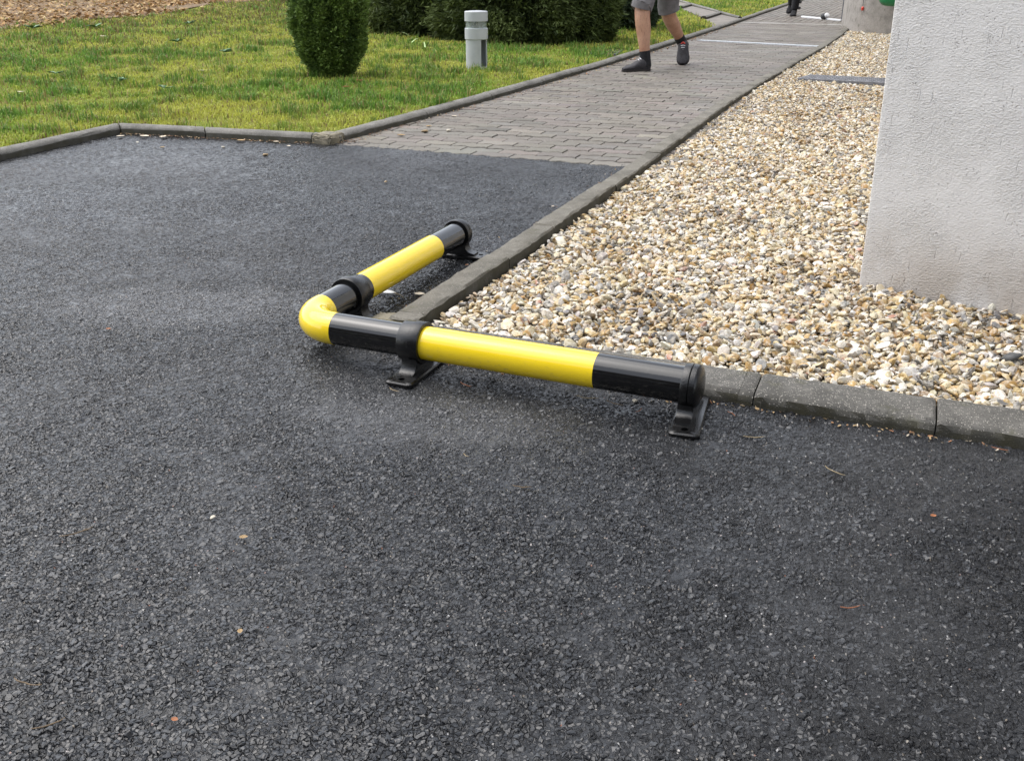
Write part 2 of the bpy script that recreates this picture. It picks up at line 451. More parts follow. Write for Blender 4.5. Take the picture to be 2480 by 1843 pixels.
def steps(segs):
    out = [segs[0][0]]
    for a, b, s0, s1 in segs:
        L = b - a; n = max(1, int(round(2 * L / (s0 + s1))))
        wts = np.linspace(s0, s1, n); wts *= L / wts.sum()
        out += list(a + np.cumsum(wts))
    return np.array(out)
xs = steps([(-2.95, -0.7, 0.011, 0.0042), (-0.7, 0.0, 0.0042, 0.003), (0.0, 1.55, 0.003, 0.003), (1.55, 2.4, 0.01, 0.06), (2.4, 14, 0.2, 1.0)])
ys = steps([(-14, -2.2, 1.0, 0.2), (-2.2, -1.5, 0.08, 0.006), (-1.5, -0.1, 0.003, 0.0033), (-0.1, 1.0, 0.0033, 0.0055), (1.0, 2.36, 0.006, 0.0095)])
nx, ny = len(xs), len(ys)
X, Y = np.meshgrid(xs, ys)
Z = 0.004 * np.sin(X * 1.3 + 0.4) * np.cos(Y * 1.1) * np.exp(-((X - 0.3) ** 2) / 9) - 0.003
V = np.stack([X, Y, Z], -1).reshape(-1, 3)
idx = np.arange(nx * ny).reshape(ny, nx)
F = np.stack([idx[:-1, :-1], idx[:-1, 1:], idx[1:, 1:], idx[1:, :-1]], -1).reshape(-1, 4)
cx = (X[:-1, :-1] + X[1:, 1:]).ravel() / 2; cy = (Y[:-1, :-1] + Y[1:, 1:]).ravel() / 2
jag = 2.345 + 0.010 * np.sin(cx * 31) * np.sin(cx * 11.3 + 1) + 0.006 * np.sin(cx * 83)
keep = ~((cx > 0.03) & (cy > -0.07)) & ~((cy > jag) & (cx > -1.62)) & ~((cy > 2.20) & (cx < -1.75)) & ~((cx > kerb_x(np.minimum(cy, 2.1)) - 99) & (cx < kerb_x(np.minimum(cy, 2.0)) - 0.06))
F = F[keep]
used = np.unique(F); remap = np.full(len(V), -1, np.int64); remap[used] = np.arange(len(used))
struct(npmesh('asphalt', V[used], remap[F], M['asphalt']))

# ---------------------------------------------------------------- kerbs
def sweep(name, pts, prof, breaks, mat, seg=0.08, gap=0.006, jit=0.003, chip=0.0015, kind='structure'):
    P = [Vector((p[0], p[1], 0)) for p in pts]
    seglen = [(b - a).length for a, b in zip(P[:-1], P[1:])]
    cum = [0]
    for s in seglen: cum.append(cum[-1] + s)
    nrm = []
    for i in range(len(P)):
        ds = []
        if i > 0: ds.append((P[i] - P[i - 1]).normalized())
        if i < len(P) - 1: ds.append((P[i + 1] - P[i]).normalized())
        ns = [Vector((-d.y, d.x, 0)) for d in ds]
        m = sum(ns, Vector())
        m = m / max(0.3, m.length_squared) * len(ns) if len(ns) > 1 else ns[0]
        nrm.append(m)
    def at(s):
        s = min(max(s, 0), cum[-1])
        for i in range(len(seglen)):
            if s <= cum[i + 1] + 1e-9:
                f = (s - cum[i]) / seglen[i]
                return P[i].lerp(P[i + 1], f), nrm[i].lerp(nrm[i + 1], f)
    if not hasattr(breaks, '__len__'):
        breaks = list(np.arange(0, cum[-1], breaks)) + [cum[-1]]
    breaks = [cum[-1] if b < 0 else b for b in breaks]
    bm = bmesh.new(); rr = random.Random(hash(len(pts)) % 97 + 5)
    for a, b in zip(breaks[:-1], breaks[1:]):
        a2, b2 = a + gap / 2, b - gap / 2
        dz, du = rr.uniform(-jit, jit), rr.uniform(-jit, jit)
        n = max(2, int((b2 - a2) / seg))
        ss = sorted(set([a2 + (b2 - a2) * k / n for k in range(n + 1)] + [c for c in cum if a2 < c < b2] + [a2 + 0.006, b2 - 0.006]))
        rings = []
        for s in ss:
            p, m = at(s)
            end = (s == ss[0] or s == ss[-1])
            ring = []
            for (u, z) in prof:
                k = 1 if z > 0 else 0
                ring.append(p + m * (u + du * k + rr.uniform(-chip, chip) * k) + Vector((0, 0, z + dz * k + rr.uniform(-chip, chip) * k - (0.004 * k if end else 0))))
            rings.append(ring)
        loft(bm, rings)
    o = bmobj(name, bm, mat, smooth=True)
    if kind: o['kind'] = kind
    return o

K_PROF = [(0, -0.12), (0.001, 0.030), (0.0035, 0.036), (0.010, 0.048), (0.028, 0.059), (0.058, 0.060), (0.084, 0.055), (0.094, 0.044), (0.096, -0.12)]
K_PROF = [(u * .92, z * 0.73 if z > 0 else z) for u, z in K_PROF]
def arc_at(i):
    return sum(math.dist(KERB[k], KERB[k + 1]) for k in range(i))
b1 = list(np.arange(arc_at(2) - 0.9 * 9, arc_at(2) - 0.01, 0.9)) + [arc_at(2), arc_at(2) + 0.52, arc_at(3) - 0.03, arc_at(4) + 0.02] + list(np.arange(arc_at(4) + 0.93, arc_at(11) - 0.1, 0.915)) + [-1]
b1 = [max(0, b) for b in b1 if b != 0 or True]
sweep('kerb', KERB, K_PROF, sorted([b for b in b1 if b >= 0]) + [arc_at(11)], M['kerb'], chip=0.0012)

bm = bmesh.new()
box(bm, (-1.685, 2.252, -0.05), (-1.56, 2.39, 0.044), 0.026, 4)
bmesh.ops.subdivide_edges(bm, edges=bm.edges[:], cuts=2, use_grid_fill=True)
for v in bm.verts: v.co += Vector((random.uniform(-1, 1), random.uniform(-1, 1), random.uniform(-1, 1))) * 0.0035
struct(bmobj('mortar_corner', bm, M['mortar'], smooth=True))

# edging strip along the gravel
ep = [(float(edge_x(y)), y) for y in np.arange(13.3, -0.01, -0.1)]
E_PROF = [(0.078, -0.1), (0.078, 0.024), (0.072, 0.030), (0.008, 0.030), (0.0, 0.023), (0.0, -0.1)]
E_PROF = [(-(0.0) + u, z) for u, z in E_PROF]
eb = [0.0]
tot = sum(math.dist(a, b) for a, b in zip(ep[:-1], ep[1:]))
e2 = [tot - y for y in (0.06, 0.62, 1.02, 1.75, 2.5)][::-1]
first = list(np.arange(0.0, e2[0] - 0.4, 0.88))
sweep('edging', ep, E_PROF, first + e2 + [tot], M['edging'], seg=0.05, gap=0.003, jit=0.003, chip=0.0022)
F_PROF = [(0, -0.1), (0, 0.028), (-0.006, 0.030), (-0.108, 0.030), (-0.118, 0.022), (-0.122, 0.010), (-0.123, -0.1)]
fp = [(x, 0.0) for x in np.arange(0.05, 6.06, 0.05)]
sweep('front_kerb', fp, F_PROF, [0.0, 0.425, 0.882, 1.235, 1.70, 2.3, 2.9, 3.5, 4.1, 4.7, 5.3, 6.0], M['frontkerb'], seg=0.03, gap=0.003, jit=0.0025, chip=0.0014)
bm = bmesh.new()
box(bm, (-0.052, -0.12, -0.05), (0.048, 0.058, 0.024), 0.016, 3)
bmesh.ops.subdivide_edges(bm, edges=bm.edges[:], cuts=2, use_grid_fill=True)
for v in bm.verts: v.co += Vector((random.uniform(-1, 1), random.uniform(-1, 1), random.uniform(-1, 1))) * 0.004
struct(bmobj('mortar_infill', bm, M['mortar'], smooth=True))

# ---------------------------------------------------------------- paved path
def pavers():
    Vs, Fs, Cs = [], [], []
    base = 0
    def trap(u):
        u = u % 1.0
        return np.clip(np.abs(((u + 0.25) % 1.0) - 0.5) * 4 - 1, -0.55, 0.55) / 0.55
    Lx, Ly, A = 0.2, 0.1, 0.009
    rr = np.random.default_rng(3)
    def add(ox, oy, swap, pale=False):
        nonlocal base
        g = 0.0016; gy = 0.0052
        u = np.linspace(0, Lx, 11)
        wv = A * trap((u + ox) / 0.1 if not swap else (u + oy) / 0.1)
        lo = np.stack([np.clip(u, g, Lx - g), wv + gy], -1)
        hi = np.stack([np.clip(u, g, Lx - g), wv + Ly - gy], -1)[::-1]
        out = np.concatenate([lo, hi]); n = len(out)
        cen = out.mean(0)
        d = cen - out
        ins = out + np.sign(d) * np.array([0.0025, 0.006])
        if swap:
            out = out[:, ::-1]; ins = ins[:, ::-1]
        out = out + [ox, oy]; ins = ins + [ox, oy]
        tz = rr.normal(0, 0.0012); sx, sy = rr.normal(0, 0.006, 2)
        c0 = out.mean(0)
        def zz(p, z): return z + tz + (p[:, 0] - c0[0]) * sx + (p[:, 1] - c0[1]) * sy
        A3 = np.column_stack([out, np.full(n, -0.03)])
        B3 = np.column_stack([out, zz(out, -0.0045)])
        C3 = np.column_stack([ins, zz(ins, 0.0)])
        D3 = np.array([[c0[0], c0[1], float(zz(c0[None], 0.0)[0])]])
        Vs.append(np.concatenate([A3, B3, C3, D3]))
        i = np.arange(n); j = (i + 1) % n
        f = np.concatenate([np.stack([i, j, j + n, i + n], -1), np.stack([i + n, j + n, j + 2 * n, i + 2 * n], -1), np.stack([i + 2 * n, j + 2 * n, np.full(n, 3 * n), np.full(n, 3 * n)], -1)])
        Fs.append(f + base); base += 3 * n + 1
        v = rr.normal(1, 0.12)
        c = np.array([0.162, 0.142, 0.118]) * v * (1 + rr.normal(0, 0.025, 3))
        if rr.random() < 0.12: c = c * 1.2
        if pale: c = np.array([0.40, 0.385, 0.36]) * v
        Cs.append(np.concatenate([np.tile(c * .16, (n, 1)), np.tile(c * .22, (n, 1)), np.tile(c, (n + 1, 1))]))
    r = 0
    y = 2.27
    while y < 14.2:
        off = (r % 2) * 0.1
        x0 = float(kerb_x(y)) - 0.1
        k0 = math.floor((x0 - off) / Lx)
        x = k0 * Lx + off
        xe = float(edge_x(y)) + 0.055 if y < 13.2 else 0.9
        while x < xe:
            add(x, y, False, 13.75 < y < 13.93)
            x += Lx
        y += Ly; r += 1
    x = -2.0; c = 0
    while x < 3.0:
        yy = y + (c % 2) * 0.1 - 0.1
        while yy < 30:
            if x > float(kerb_x(yy)) - 0.25 and not (x > 0.9 and yy < 14): add(x, yy, True)
            yy += Lx
        x += Ly; c += 1
    V = np.concatenate(Vs); F = np.concatenate(Fs); C = np.concatenate(Cs)
    # triangles stored as degenerate quads are split off
    tri = F[:, 2] == F[:, 3]
    # keep the fan as quads by pairing
    q = F[~tri]; t3 = F[tri][:, :3]
    n = 22
    t3 = t3.reshape(-1, n, 3)
    pair = np.stack([t3[:, 0::2, 0], t3[:, 0::2, 1], t3[:, 1::2, 1], t3[:, 0::2, 2]], -1).reshape(-1, 4)
    return struct(npmesh('path', V, np.concatenate([q, pair]), M['paver'], col=C, smooth=False))
pavers()
bm = bmesh.new()
js = [(-2.0, 2.3), (0.06, 2.3), (0.15, 13), (3.2, 14), (3.2, 30), (-2.1, 30)]
bm.faces.new([bm.verts.new((x, y, -0.0075)) for x, y in js])
struct(bmobj('path_bedding', bm, M['joint']))

# ---------------------------------------------------------------- buildings
WALL_D = Vector((0.972, -0.235, 0)).normalized()
WALL_N = Vector((0.235, 0.972, 0)).normalized()
W0 = Vector((1.08, 0.822, 0))
bt = empty('rendered_building', W0)
tag(bt, 'pale grey rough rendered building standing in the gravel at the right', 'building')
bm = bmesh.new()
rings = []
for z in list(np.linspace(-0.15, 4.6, 20)):
    lean = WALL_D * (-0.0235 * max(z, 0)) * (1 if z < 1.2 else 1.2 / z)
    c = [Vector((0, 0, 0)), WALL_D * 3.6, WALL_D * 3.6 + WALL_N * 6.0, WALL_N * 6.0]
    ring = []
    for k, p in enumerate(c):
        a = (c[k - 1] - p).normalized(); b = (c[(k + 1) % 4] - p).normalized()
        rr_ = 0.012
        for q in ([p + a * rr_, p + (a + b) * rr_ * 0.3, p + b * rr_]):
            ring.append(q + Vector((0, 0, z)) + (lean if k in (0, 3) else Vector()))
    rings.append(ring)
loft(bm, rings)
bmobj('wall', bm, M['wall'], bt, smooth=True)
bm = bmesh.new()
pts = [Vector((0, 0, 4.6)) + WALL_D * a + WALL_N * b for a, b in ((-0.25, -0.2), (3.8, -0.2), (3.8, 6.2), (-0.25, 6.2))]
loft(bm, [pts, [p + Vector((0, 0, 0.16)) for p in pts]])
bmobj('roof', bm, M['darkmetal'], bt)

# far building with a rounded corner
fb = empty('curved_wall_building', (0.5, 13.0, 0))
tag(fb, 'far grey building with a rounded corner at the end of the gravel strip', 'building')
arc = [(-0.075, 30.0), (-0.075, 15.4), (-0.06, 14.4), (-0.01, 13.55), (0.087, 12.95), (0.17, 12.45), (0.284, 12.13), (0.40, 11.98), (0.55, 11.90), (0.754, 11.80), (2.4, 11.1), (6.0, 9.6), (6.0, 30.0)]
def chaikin(p, k=2):
    for _ in range(k):
        q = [p[0]]
        for a, b in zip(p[:-1], p[1:]):
            q += [(a[0] * .75 + b[0] * .25, a[1] * .75 + b[1] * .25), (a[0] * .25 + b[0] * .75, a[1] * .25 + b[1] * .75)]
        q.append(p[-1]); p = q
    return p
arc2 = [(x - 0.5, y - 13.0) for x, y in chaikin(arc)]
bm = bmesh.new()
loft(bm, [[Vector((x, y, z)) for x, y in arc2] for z in (-0.1, 0.4, 1.5, 3.4)])
bmobj('wall', bm, M['farwall'], fb, smooth=True)
bm = bmesh.new()
loft(bm, [[Vector((x, y, z)) for x, y in arc2] for z in (3.402, 3.55)])
bmobj('roof', bm, M['darkmetal'], fb)
bm = bmesh.new(); tube(bm, [(-0.105, 15.05, -0.01), (-0.105, 15.05, 3.3)], 0.028, 14)
for z in (0.9, 2.4): box(bm, (-0.14, 15.03, z), (-0.06, 15.07, z + 0.03))
tag(bmobj('downpipe', bm, M['darkmetal'], smooth=True), 'thin dark downpipe on the left edge of the far grey building', 'downpipe')

# unseen brick block added behind the viewer for the dark reflection in the tubes
def mat_brick():
    t = NT('brown_brick'); o = t.obj()
    br = t.t.nodes.new('ShaderNodeTexBrick')
    t.put(br.inputs['Vector'], t.n('Mapping', 0, i_Vector=o, i_Rotation=(R(90), 0, 0)))
    t.put(br.inputs['Scale'], 4.5); t.put(br.inputs['Color1'], (0.06, 0.045, 0.036)); t.put(br.inputs['Color2'], (0.045, 0.034, 0.028)); t.put(br.inputs['Mortar'], (0.08, 0.075, 0.065))
    t.set(Base_Color=br.outputs[0], Roughness=0.85)
    return t.m
ob = empty('added_reflection_block', (1.0, -9.5, 0))
tag(ob, 'unseen brown brick block added behind the viewer for its dark reflection in the rail', 'building')
bm = bmesh.new(); box(bm, (-9, -6, -0.1), (9, 0, 4.6)); bmobj('wall', bm, mat_brick(), ob)
bm = bmesh.new(); box(bm, (-9.3, -6.3, 4.602), (9.3, 0.3, 4.85)); bmobj('roof', bm, M['darkmetal'], ob)
mglass = plain('dark_glass', (0.03, 0.035, 0.04), 0.08, 0.1, 3)
for fl in (0,):
    for k in range(5):
        bm = bmesh.new(); x = -7.6 + k * 3.4; z = 0.9 + fl * 3.3
        for a, b in (((x, 0.003, z), (x + 1.8, 0.05, z + .08)), ((x, 0.003, z + 1.52), (x + 1.8, 0.05, z + 1.6)), ((x, 0.003, z + .081), (x + .08, 0.05, z + 1.519)), ((x + 1.72, 0.003, z + .081), (x + 1.8, 0.05, z + 1.519)), ((x + .87, 0.003, z + .081), (x + .93, 0.05, z + 1.519))): box(bm, a, b)
        wf = bmobj('window', bm, M['white'], ob)
        bm = bmesh.new(); box(bm, (x + .081, 0.002, z + .082), (x + 1.719, 0.02, z + 1.518)); bmobj('pane', bm, mglass, wf)

# ---------------------------------------------------------------- corner impact rail
AX, AY, ZC, RP = -0.117, -0.207, 0.070, 0.038
RB = 0.093      # bend radius of the elbow
rail = empty('crash_rail', (AX, AY, 0))
tag(rail, 'yellow and black L-shaped tubular crash rail around the gravel bed corner', 'crash rail')
def loc(p): return (p[0] - AX, p[1] - AY, p[2])
def tube_x(name, x0, x1, mat, r=RP):
    bm = bmesh.new(); n = max(2, int((x1 - x0) / 0.04))
    lathe(bm, [(t, r) for t in np.linspace(0, x1 - x0, n + 1)], loc((x0, AY, ZC)), (1, 0, 0), 64)
    return bmobj(name, bm, mat, rail, smooth=True)
def tube_y(name, y0, y1, mat, r=RP):
    bm = bmesh.new(); n = max(2, int((y1 - y0) / 0.04))
    lathe(bm, [(t, r) for t in np.linspace(0, y1 - y0, n + 1)], loc((AX, y0, ZC)), (0, 1, 0), 64)
    return bmobj(name, bm, mat, rail, smooth=True)
JX = AX + RB + 0.010; JY = AY + RB + 0.010
tube_x('black_tube', JX, 0.204, M['black'])
tube_x('yellow_tube', 0.2042, 0.622, M['yellow'])
tube_x('black_tube', 0.6222, 0.824, M['black'])
tube_y('black_tube', JY, 0.080, M['black'])
tube_y('yellow_tube', 0.0802, 0.497, M['yellow'])
tube_y('black_tube', 0.4972, 0.676, M['black'])
bm = bmesh.new()
cx0, cy0 = AX + RB, AY + RB
rings = []
elb = [(Vector((JX - 0.0003, AY, ZC)), Vector((-1, 0, 0)))]
for k in range(25):
    a = R(-90 - 90 * k / 24)
    elb.append((Vector((cx0 + RB * math.cos(a), cy0 + RB * math.sin(a), ZC)), Vector((math.sin(a), -math.cos(a), 0))))
elb.append((Vector((AX, JY - 0.0003, ZC)), Vector((0, 1, 0))))
for p, d in elb:
    side = Vector((d.y, -d.x, 0))
    rings.append([Vector(loc(p)) + (side * math.cos(t) + Vector((0, 0, 1)) * math.sin(t)) * (RP + 0.0004) for t in [2 * math.pi * k / 56 for k in range(56)]])
loft(bm, rings)
bmobj('elbow', bm, M['yellow'], rail, smooth=True)

def plate_half(bm, sgn, w=0.033, L=0.101, t0=0.0, t1=0.010, hole=(0.079, 0.0), hr=0.0075, n=48):
    # half of a base plate with a bolt hole, long axis = local y
    def outline(a):
        dx, dy = math.cos(a), math.sin(a)
        best = 9
        hx, hy = 0.0, hole[0]
        cr = 0.012
        s = 0.0
        # march to the rounded rectangle x in [-w,w], y in [0,L]
        lo, hi = 0.0, 0.2
        def inside(px, py):
            if abs(px) > w or py < 0 or py > L: return False
            if py > L - cr and abs(px) > w - cr:
                return (abs(px) - (w - cr)) ** 2 + (py - (L - cr)) ** 2 <= cr * cr
            return True
        for _ in range(30):
            m = (lo + hi) / 2
            if inside(hx + dx * m, hy + dy * m): lo = m
            else: hi = m
        return hx + dx * lo, hy + dy * lo
    A = [2 * math.pi * k / n for k in range(n)]
    A = sorted(A + [math.atan2(0 - hole[0], sx * w) % (2 * math.pi) for sx in (1, -1)])
    o = [outline(a) for a in A]; h = [(hr * math.cos(a), hole[0] + hr * math.sin(a)) for a in A]
    def ins(p, d):
        x, y = p; return (x * (1 - d / w), y if y < 1e-4 else y - d * (y / L))
    rows = [[(x, sgn * y, t0) for x, y in h], [(x, sgn * y, t0) for x, y in o], [(x, sgn * y, t1 - 0.003) for x, y in o], [(*(lambda q: (q[0], sgn * q[1]))(ins(p, 0.003)), t1) for p in o], [(x, sgn * y, t1) for x, y in h], [(x, sgn * y, t0) for x, y in h]]
    vr = [[bm.verts.new(p) for p in r] for r in rows[:-1]]
    vr.append(vr[0]); m = len(A)
    for a, b in zip(vr[:-1], vr[1:]):
        for i in range(m):
            j = (i + 1) % m
            bm.faces.new((a[i], a[j], b[j], b[i]))

def bracket(name, at, rot, end=False):
    """cast saddle: ring round the tube, flared neck, base plate with two bolt holes; tube axis = local x, plate along local y"""
    b = empty(name, loc((at[0], at[1], 0)), rot); b.parent = rail
    bm = bmesh.new()
    z = ZC
    if not end:
        prof = [(-0.031, RP + 0.0008), (-0.031, RP + 0.0068), (-0.029, RP + 0.0078), (-0.004, RP + 0.0078), (-0.002, RP + 0.0098), (0.019, RP + 0.0098), (0.021, RP + 0.0085), (0.021, RP + 0.0008)]
        lathe(bm, prof, (0, 0, z), (1, 0, 0), 56, cap=False)
    else:
        prof = [(-0.016, RP + 0.0008), (-0.016, RP + 0.0065), (-0.014, RP + 0.0075), (-0.002, RP + 0.0075), (0.0, RP + 0.0055), (0.001, RP + 0.0075), (0.010, RP + 0.0075)]
        prof += [(0.010 + 0.013 * math.sin(a), (RP + 0.0075) * (math.cos(a) ** 0.85)) for a in [R(6 + 84 * k / 10) for k in range(11)]]
        lathe(bm, prof, (0, 0, z), (1, 0, 0), 56, cap=False)
    bmobj('ring', bm, M['cast'], b, smooth=True)
    bm = bmesh.new()
    half = [(0.062, 0.0095), (0.056, 0.0115), (0.0475, 0.0155), (0.0435, 0.021), (0.0405, 0.028), (0.0385, 0.036), (0.0385, 0.046), (0.041, 0.056), (0.03, 0.058)]
    if end: half = [(0.066, 0.0095), (0.064, 0.0145), (0.054, 0.0165), (0.044, 0.019), (0.037, 0.026), (0.034, 0.034), (0.034, 0.044), (0.036, 0.054), (0.03, 0.056)]
    outl = [(y, zz) for y, zz in half] + [(-y, zz) for y, zz in half[::-1]]
    # keep the neck below the tube: notch follows the bore
    notch = [(-(RP + 0.001) * math.sin(a), z - (RP + 0.001) * math.cos(a)) for a in [R(-60 + 120 * k / 12) for k in range(13)]]
    outl = [(y, zz) for y, zz in half[:-1]] + [(-y_, zz) for y_, zz in [(-q[0] * -1, q[1]) for q in notch]] + [(-y, zz) for y, zz in half[:-1][::-1]]
    xw = 0.0185 if not end else 0.0165
    mid = 0.0 if not end else 0.0
    rows = []
    for xx, sc in ((-xw, 0.985), (-xw + 0.003, 1.0), (xw - 0.003, 1.0), (xw, 0.985)):
        rows.append([Vector((xx + mid - 0.003, y * sc, zz)) for y, zz in outl])
    loft(bm, rows)
    bmobj('neck', bm, M['cast'], b, smooth=True)
    bm = bmesh.new()
    plate_half(bm, 1, w=0.0335 if not end else 0.031); plate_half(bm, -1, w=0.0335 if not end else 0.031)
    bmesh.ops.remove_doubles(bm, verts=bm.verts[:], dist=1e-5)
    bp = bmobj('base_plate', bm, M['cast'], b, smooth=True)
    if end and rot == 0: bp.rotation_euler.z = R(6)
    return b
bracket('bracket', (0.197, AY), 0)
bracket('bracket', (AX, 0.024), R(-90))
bracket('end_bracket', (0.822, AY), 0, True)
bracket('end_bracket', (AX, 0.674), R(90), True)

piv = Matrix.Translation(loc((JX, AY, 0)))
turn = piv @ Matrix.Rotation(R(-1.0), 4, 'Z') @ piv.inverted()
for o in list(rail.children):            # the front arm sits a touch out of square
    if o.type == 'EMPTY': front = o.location.x > 0.2
    else: front = min(v.co.x for v in o.data.vertices) > 0.06
    if front:
        m = (Matrix.Translation(o.location) @ o.rotation_euler.to_matrix().to_4x4()) if o.type == 'EMPTY' else Matrix.Identity(4)
        m = turn @ m
        o.location = m.to_translation(); o.rotation_euler = m.to_euler()

# ---------------------------------------------------------------- gravel
def value_noise(x, y, s, seed):
    rr = np.random.default_rng(seed); T = rr.random((128, 128))
    u, v = x * s, y * s
    i, j = np.floor(u).astype(int), np.floor(v).astype(int); a, b = u - i, v - j
    a = a * a * (3 - 2 * a); b = b * b * (3 - 2 * b)
    g = lambda p, q: T[p % 128, q % 128]
    return (g(i, j) * (1 - a) + g(i + 1, j) * a) * (1 - b) + (g(i, j + 1) * (1 - a) + g(i + 1, j + 1) * a) * b

def icos(sub):
    bm = bmesh.new(); bmesh.ops.create_icosphere(bm, subdivisions=sub, radius=1)
    v = np.array([x.co[:] for x in bm.verts]); f = np.array([[q.index for q in p.verts] for p in bm.faces]); bm.free()
    return v, f
def pebble_protos(sub, k, seed):
    v, f = icos(sub); rr = np.random.default_rng(seed); out = []
    for _ in range(k):
        p = v.copy()
        for _ in range(rr.integers(5, 9)):
            n = rr.normal(size=3); n /= np.linalg.norm(n); d = rr.uniform(0.32, 0.82)
            e = np.maximum(0, p @ n - d); p = p - e[:, None] * n * 0.93
        p += rr.normal(0, 0.03, p.shape); p /= np.abs(p).max(0)
        p = p * np.array([1, rr.uniform(0.55, 0.9), rr.uniform(0.26, 0.55)])
        out.append(p)
    return out, f
PEB = np.array([(0.54, 0.455, 0.30), (0.68, 0.63, 0.54), (0.47, 0.355, 0.18), (0.40, 0.265, 0.10), (0.33, 0.185, 0.05), (0.30, 0.275, 0.24), (0.20, 0.195, 0.19), (0.11, 0.11, 0.115), (0.27, 0.185, 0.11), (0.34, 0.17, 0.12), (0.56, 0.54, 0.50)])
PEBW = np.array([0.24, 0.20, 0.15, 0.11, 0.055, 0.09, 0.05, 0.03, 0.045, 0.01, 0.09]); PEBW = PEBW / PEBW.sum()
def scatter(pos, size, protos, f, rr, cols, flat=0.5):
    Vs, Fs = [], []; n = len(pos); m = len(protos[0])
    which = rr.integers(0, len(protos), n)
    az = rr.uniform(0, 2 * np.pi, n); t1 = rr.normal(0, flat, n); t2 = rr.normal(0, flat, n)
    P = np.array(protos)[which] * size[:, None, None]
    def rot(P, a, i, j):
        c, s = np.cos(a)[:, None], np.sin(a)[:, None]; Q = P.copy()
        Q[..., i] = P[..., i] * c - P[..., j] * s; Q[..., j] = P[..., i] * s + P[..., j] * c
        return Q
    P = rot(P, t1, 1, 2); P = rot(P, t2, 0, 2); P = rot(P, az, 0, 1)
    P = P + pos[:, None, :]
    F = (f[None] + (np.arange(n) * m)[:, None, None]).reshape(-1, 3)
    return P.reshape(-1, 3), F, np.repeat(cols, m, 0)
farw = np.array([(x + 0.5, y + 13.0) for x, y in arc2])
def gravel_ok(x, y):
    k = (x > edge_x(y) + 0.084) & (y > 0.014)
    rel = np.stack([x - W0.x, y - W0.y], -1)
    u = rel @ np.array([WALL_D.x, WALL_D.y]); v = rel @ np.array([WALL_N.x, WALL_N.y])
    k &= ~((u > 0.0) & (v > -0.002) & (v < 6.02))
    yy = np.interp(x, [-0.08, 0.0, 0.087, 0.17, 0.284, 0.4, 0.55, 0.754, 2.4], [13.4, 13.3, 12.9, 12.45, 12.13, 11.98, 11.9, 11.8, 11.1])
    k &= y < yy + 0.03
    return k
def gravel():
    rr = np.random.default_rng(5)
    parts = []
    def zone(x0, x1, y0, y1, sp, sub, layers):
        gx, gy = np.meshgrid(np.arange(x0, x1, sp), np.arange(y0, y1, sp))
        for L in range(layers):
            x = (gx + rr.uniform(-0.6, 0.6, gx.shape) * sp).ravel(); y = (gy + rr.uniform(-0.6, 0.6, gy.shape) * sp).ravel()
            k = gravel_ok(x, y) & (y >= y0) & (y < y1)
            x, y = x[k], y[k]; n = len(x)
            if L == 1:
                q = rr.random(n) < 0.55; x, y = x[q], y[q]; n = len(x)
            size = np.clip(rr.lognormal(math.log(0.0103), 0.32, n), 0.005, 0.024)
            near = np.clip(1 - (x - edge_x(y) - 0.084) / 0.25, 0, 1) * (y > 0.1)
            z = -0.008 + 0.009 * L + rr.uniform(-0.008, 0.008, n) - 0.004 * near + 0.004 * np.sin(x * 9) * np.sin(y * 7)
            z = z - 0.004 * np.clip(1 - y / 0.1, 0, 1)
            z = np.where(y > 5, z + 0.008, z)
            pr, f = pebble_protos(sub, 40, 100 + sub)
            cols = PEB[rr.choice(len(PEB), n, p=PEBW)] * rr.normal(1, 0.1, (n, 1))
            wet = value_noise(x, y, 3.5, 12) * 0.6 + value_noise(x, y, 9, 13) * 0.4
            dk = rr.random(n) < np.clip((wet - 0.56) * 3, 0, 0.45) + 0.22 * (y > 0.45) * (y < 0.95) * (x > 0.9)
            cols[dk] = PEB[rr.choice([3, 4, 6, 7, 8], dk.sum())] * rr.uniform(0.7, 1.0, (dk.sum(), 1))
            cols = np.clip(cols * (1 + rr.normal(0, 0.02, (n, 3))), 0.02, 0.8)
            parts.append(scatter(np.stack([x, y, z], -1), size, pr, f, rr, cols))
    zone(0.1, 2.6, 0.0, 1.4, 0.0128, 2, 2)
    zone(0.1, 1.9, 1.4, 3.4, 0.0135, 2, 2)
    zone(0.05, 1.9, 3.4, 6.5, 0.015, 1, 2)
    zone(0.05, 2.3, 6.5, 13.4, 0.0175, 1, 2)
    V, F, C, b = [], [], [], 0
    for v, f, c in parts:
        V.append(v); F.append(f + b); C.append(c); b += len(v)
    o = npmesh('gravel', np.concatenate(V), np.concatenate(F), M['gravel'], col=np.concatenate(C), smooth=False)
    tag(o, 'cream and tan flint gravel filling the strip between path edging and walls', 'gravel', kind='stuff')
gravel()
bm = bmesh.new()
bm.faces.new([bm.verts.new((x, y, -0.016)) for x, y in ((0.05, -0.01), (6, -0.01), (6, 13), (0.4, 13.6), (0.05, 13.6))])
struct(bmobj('gravel_bed', bm, M['gravelbed']))

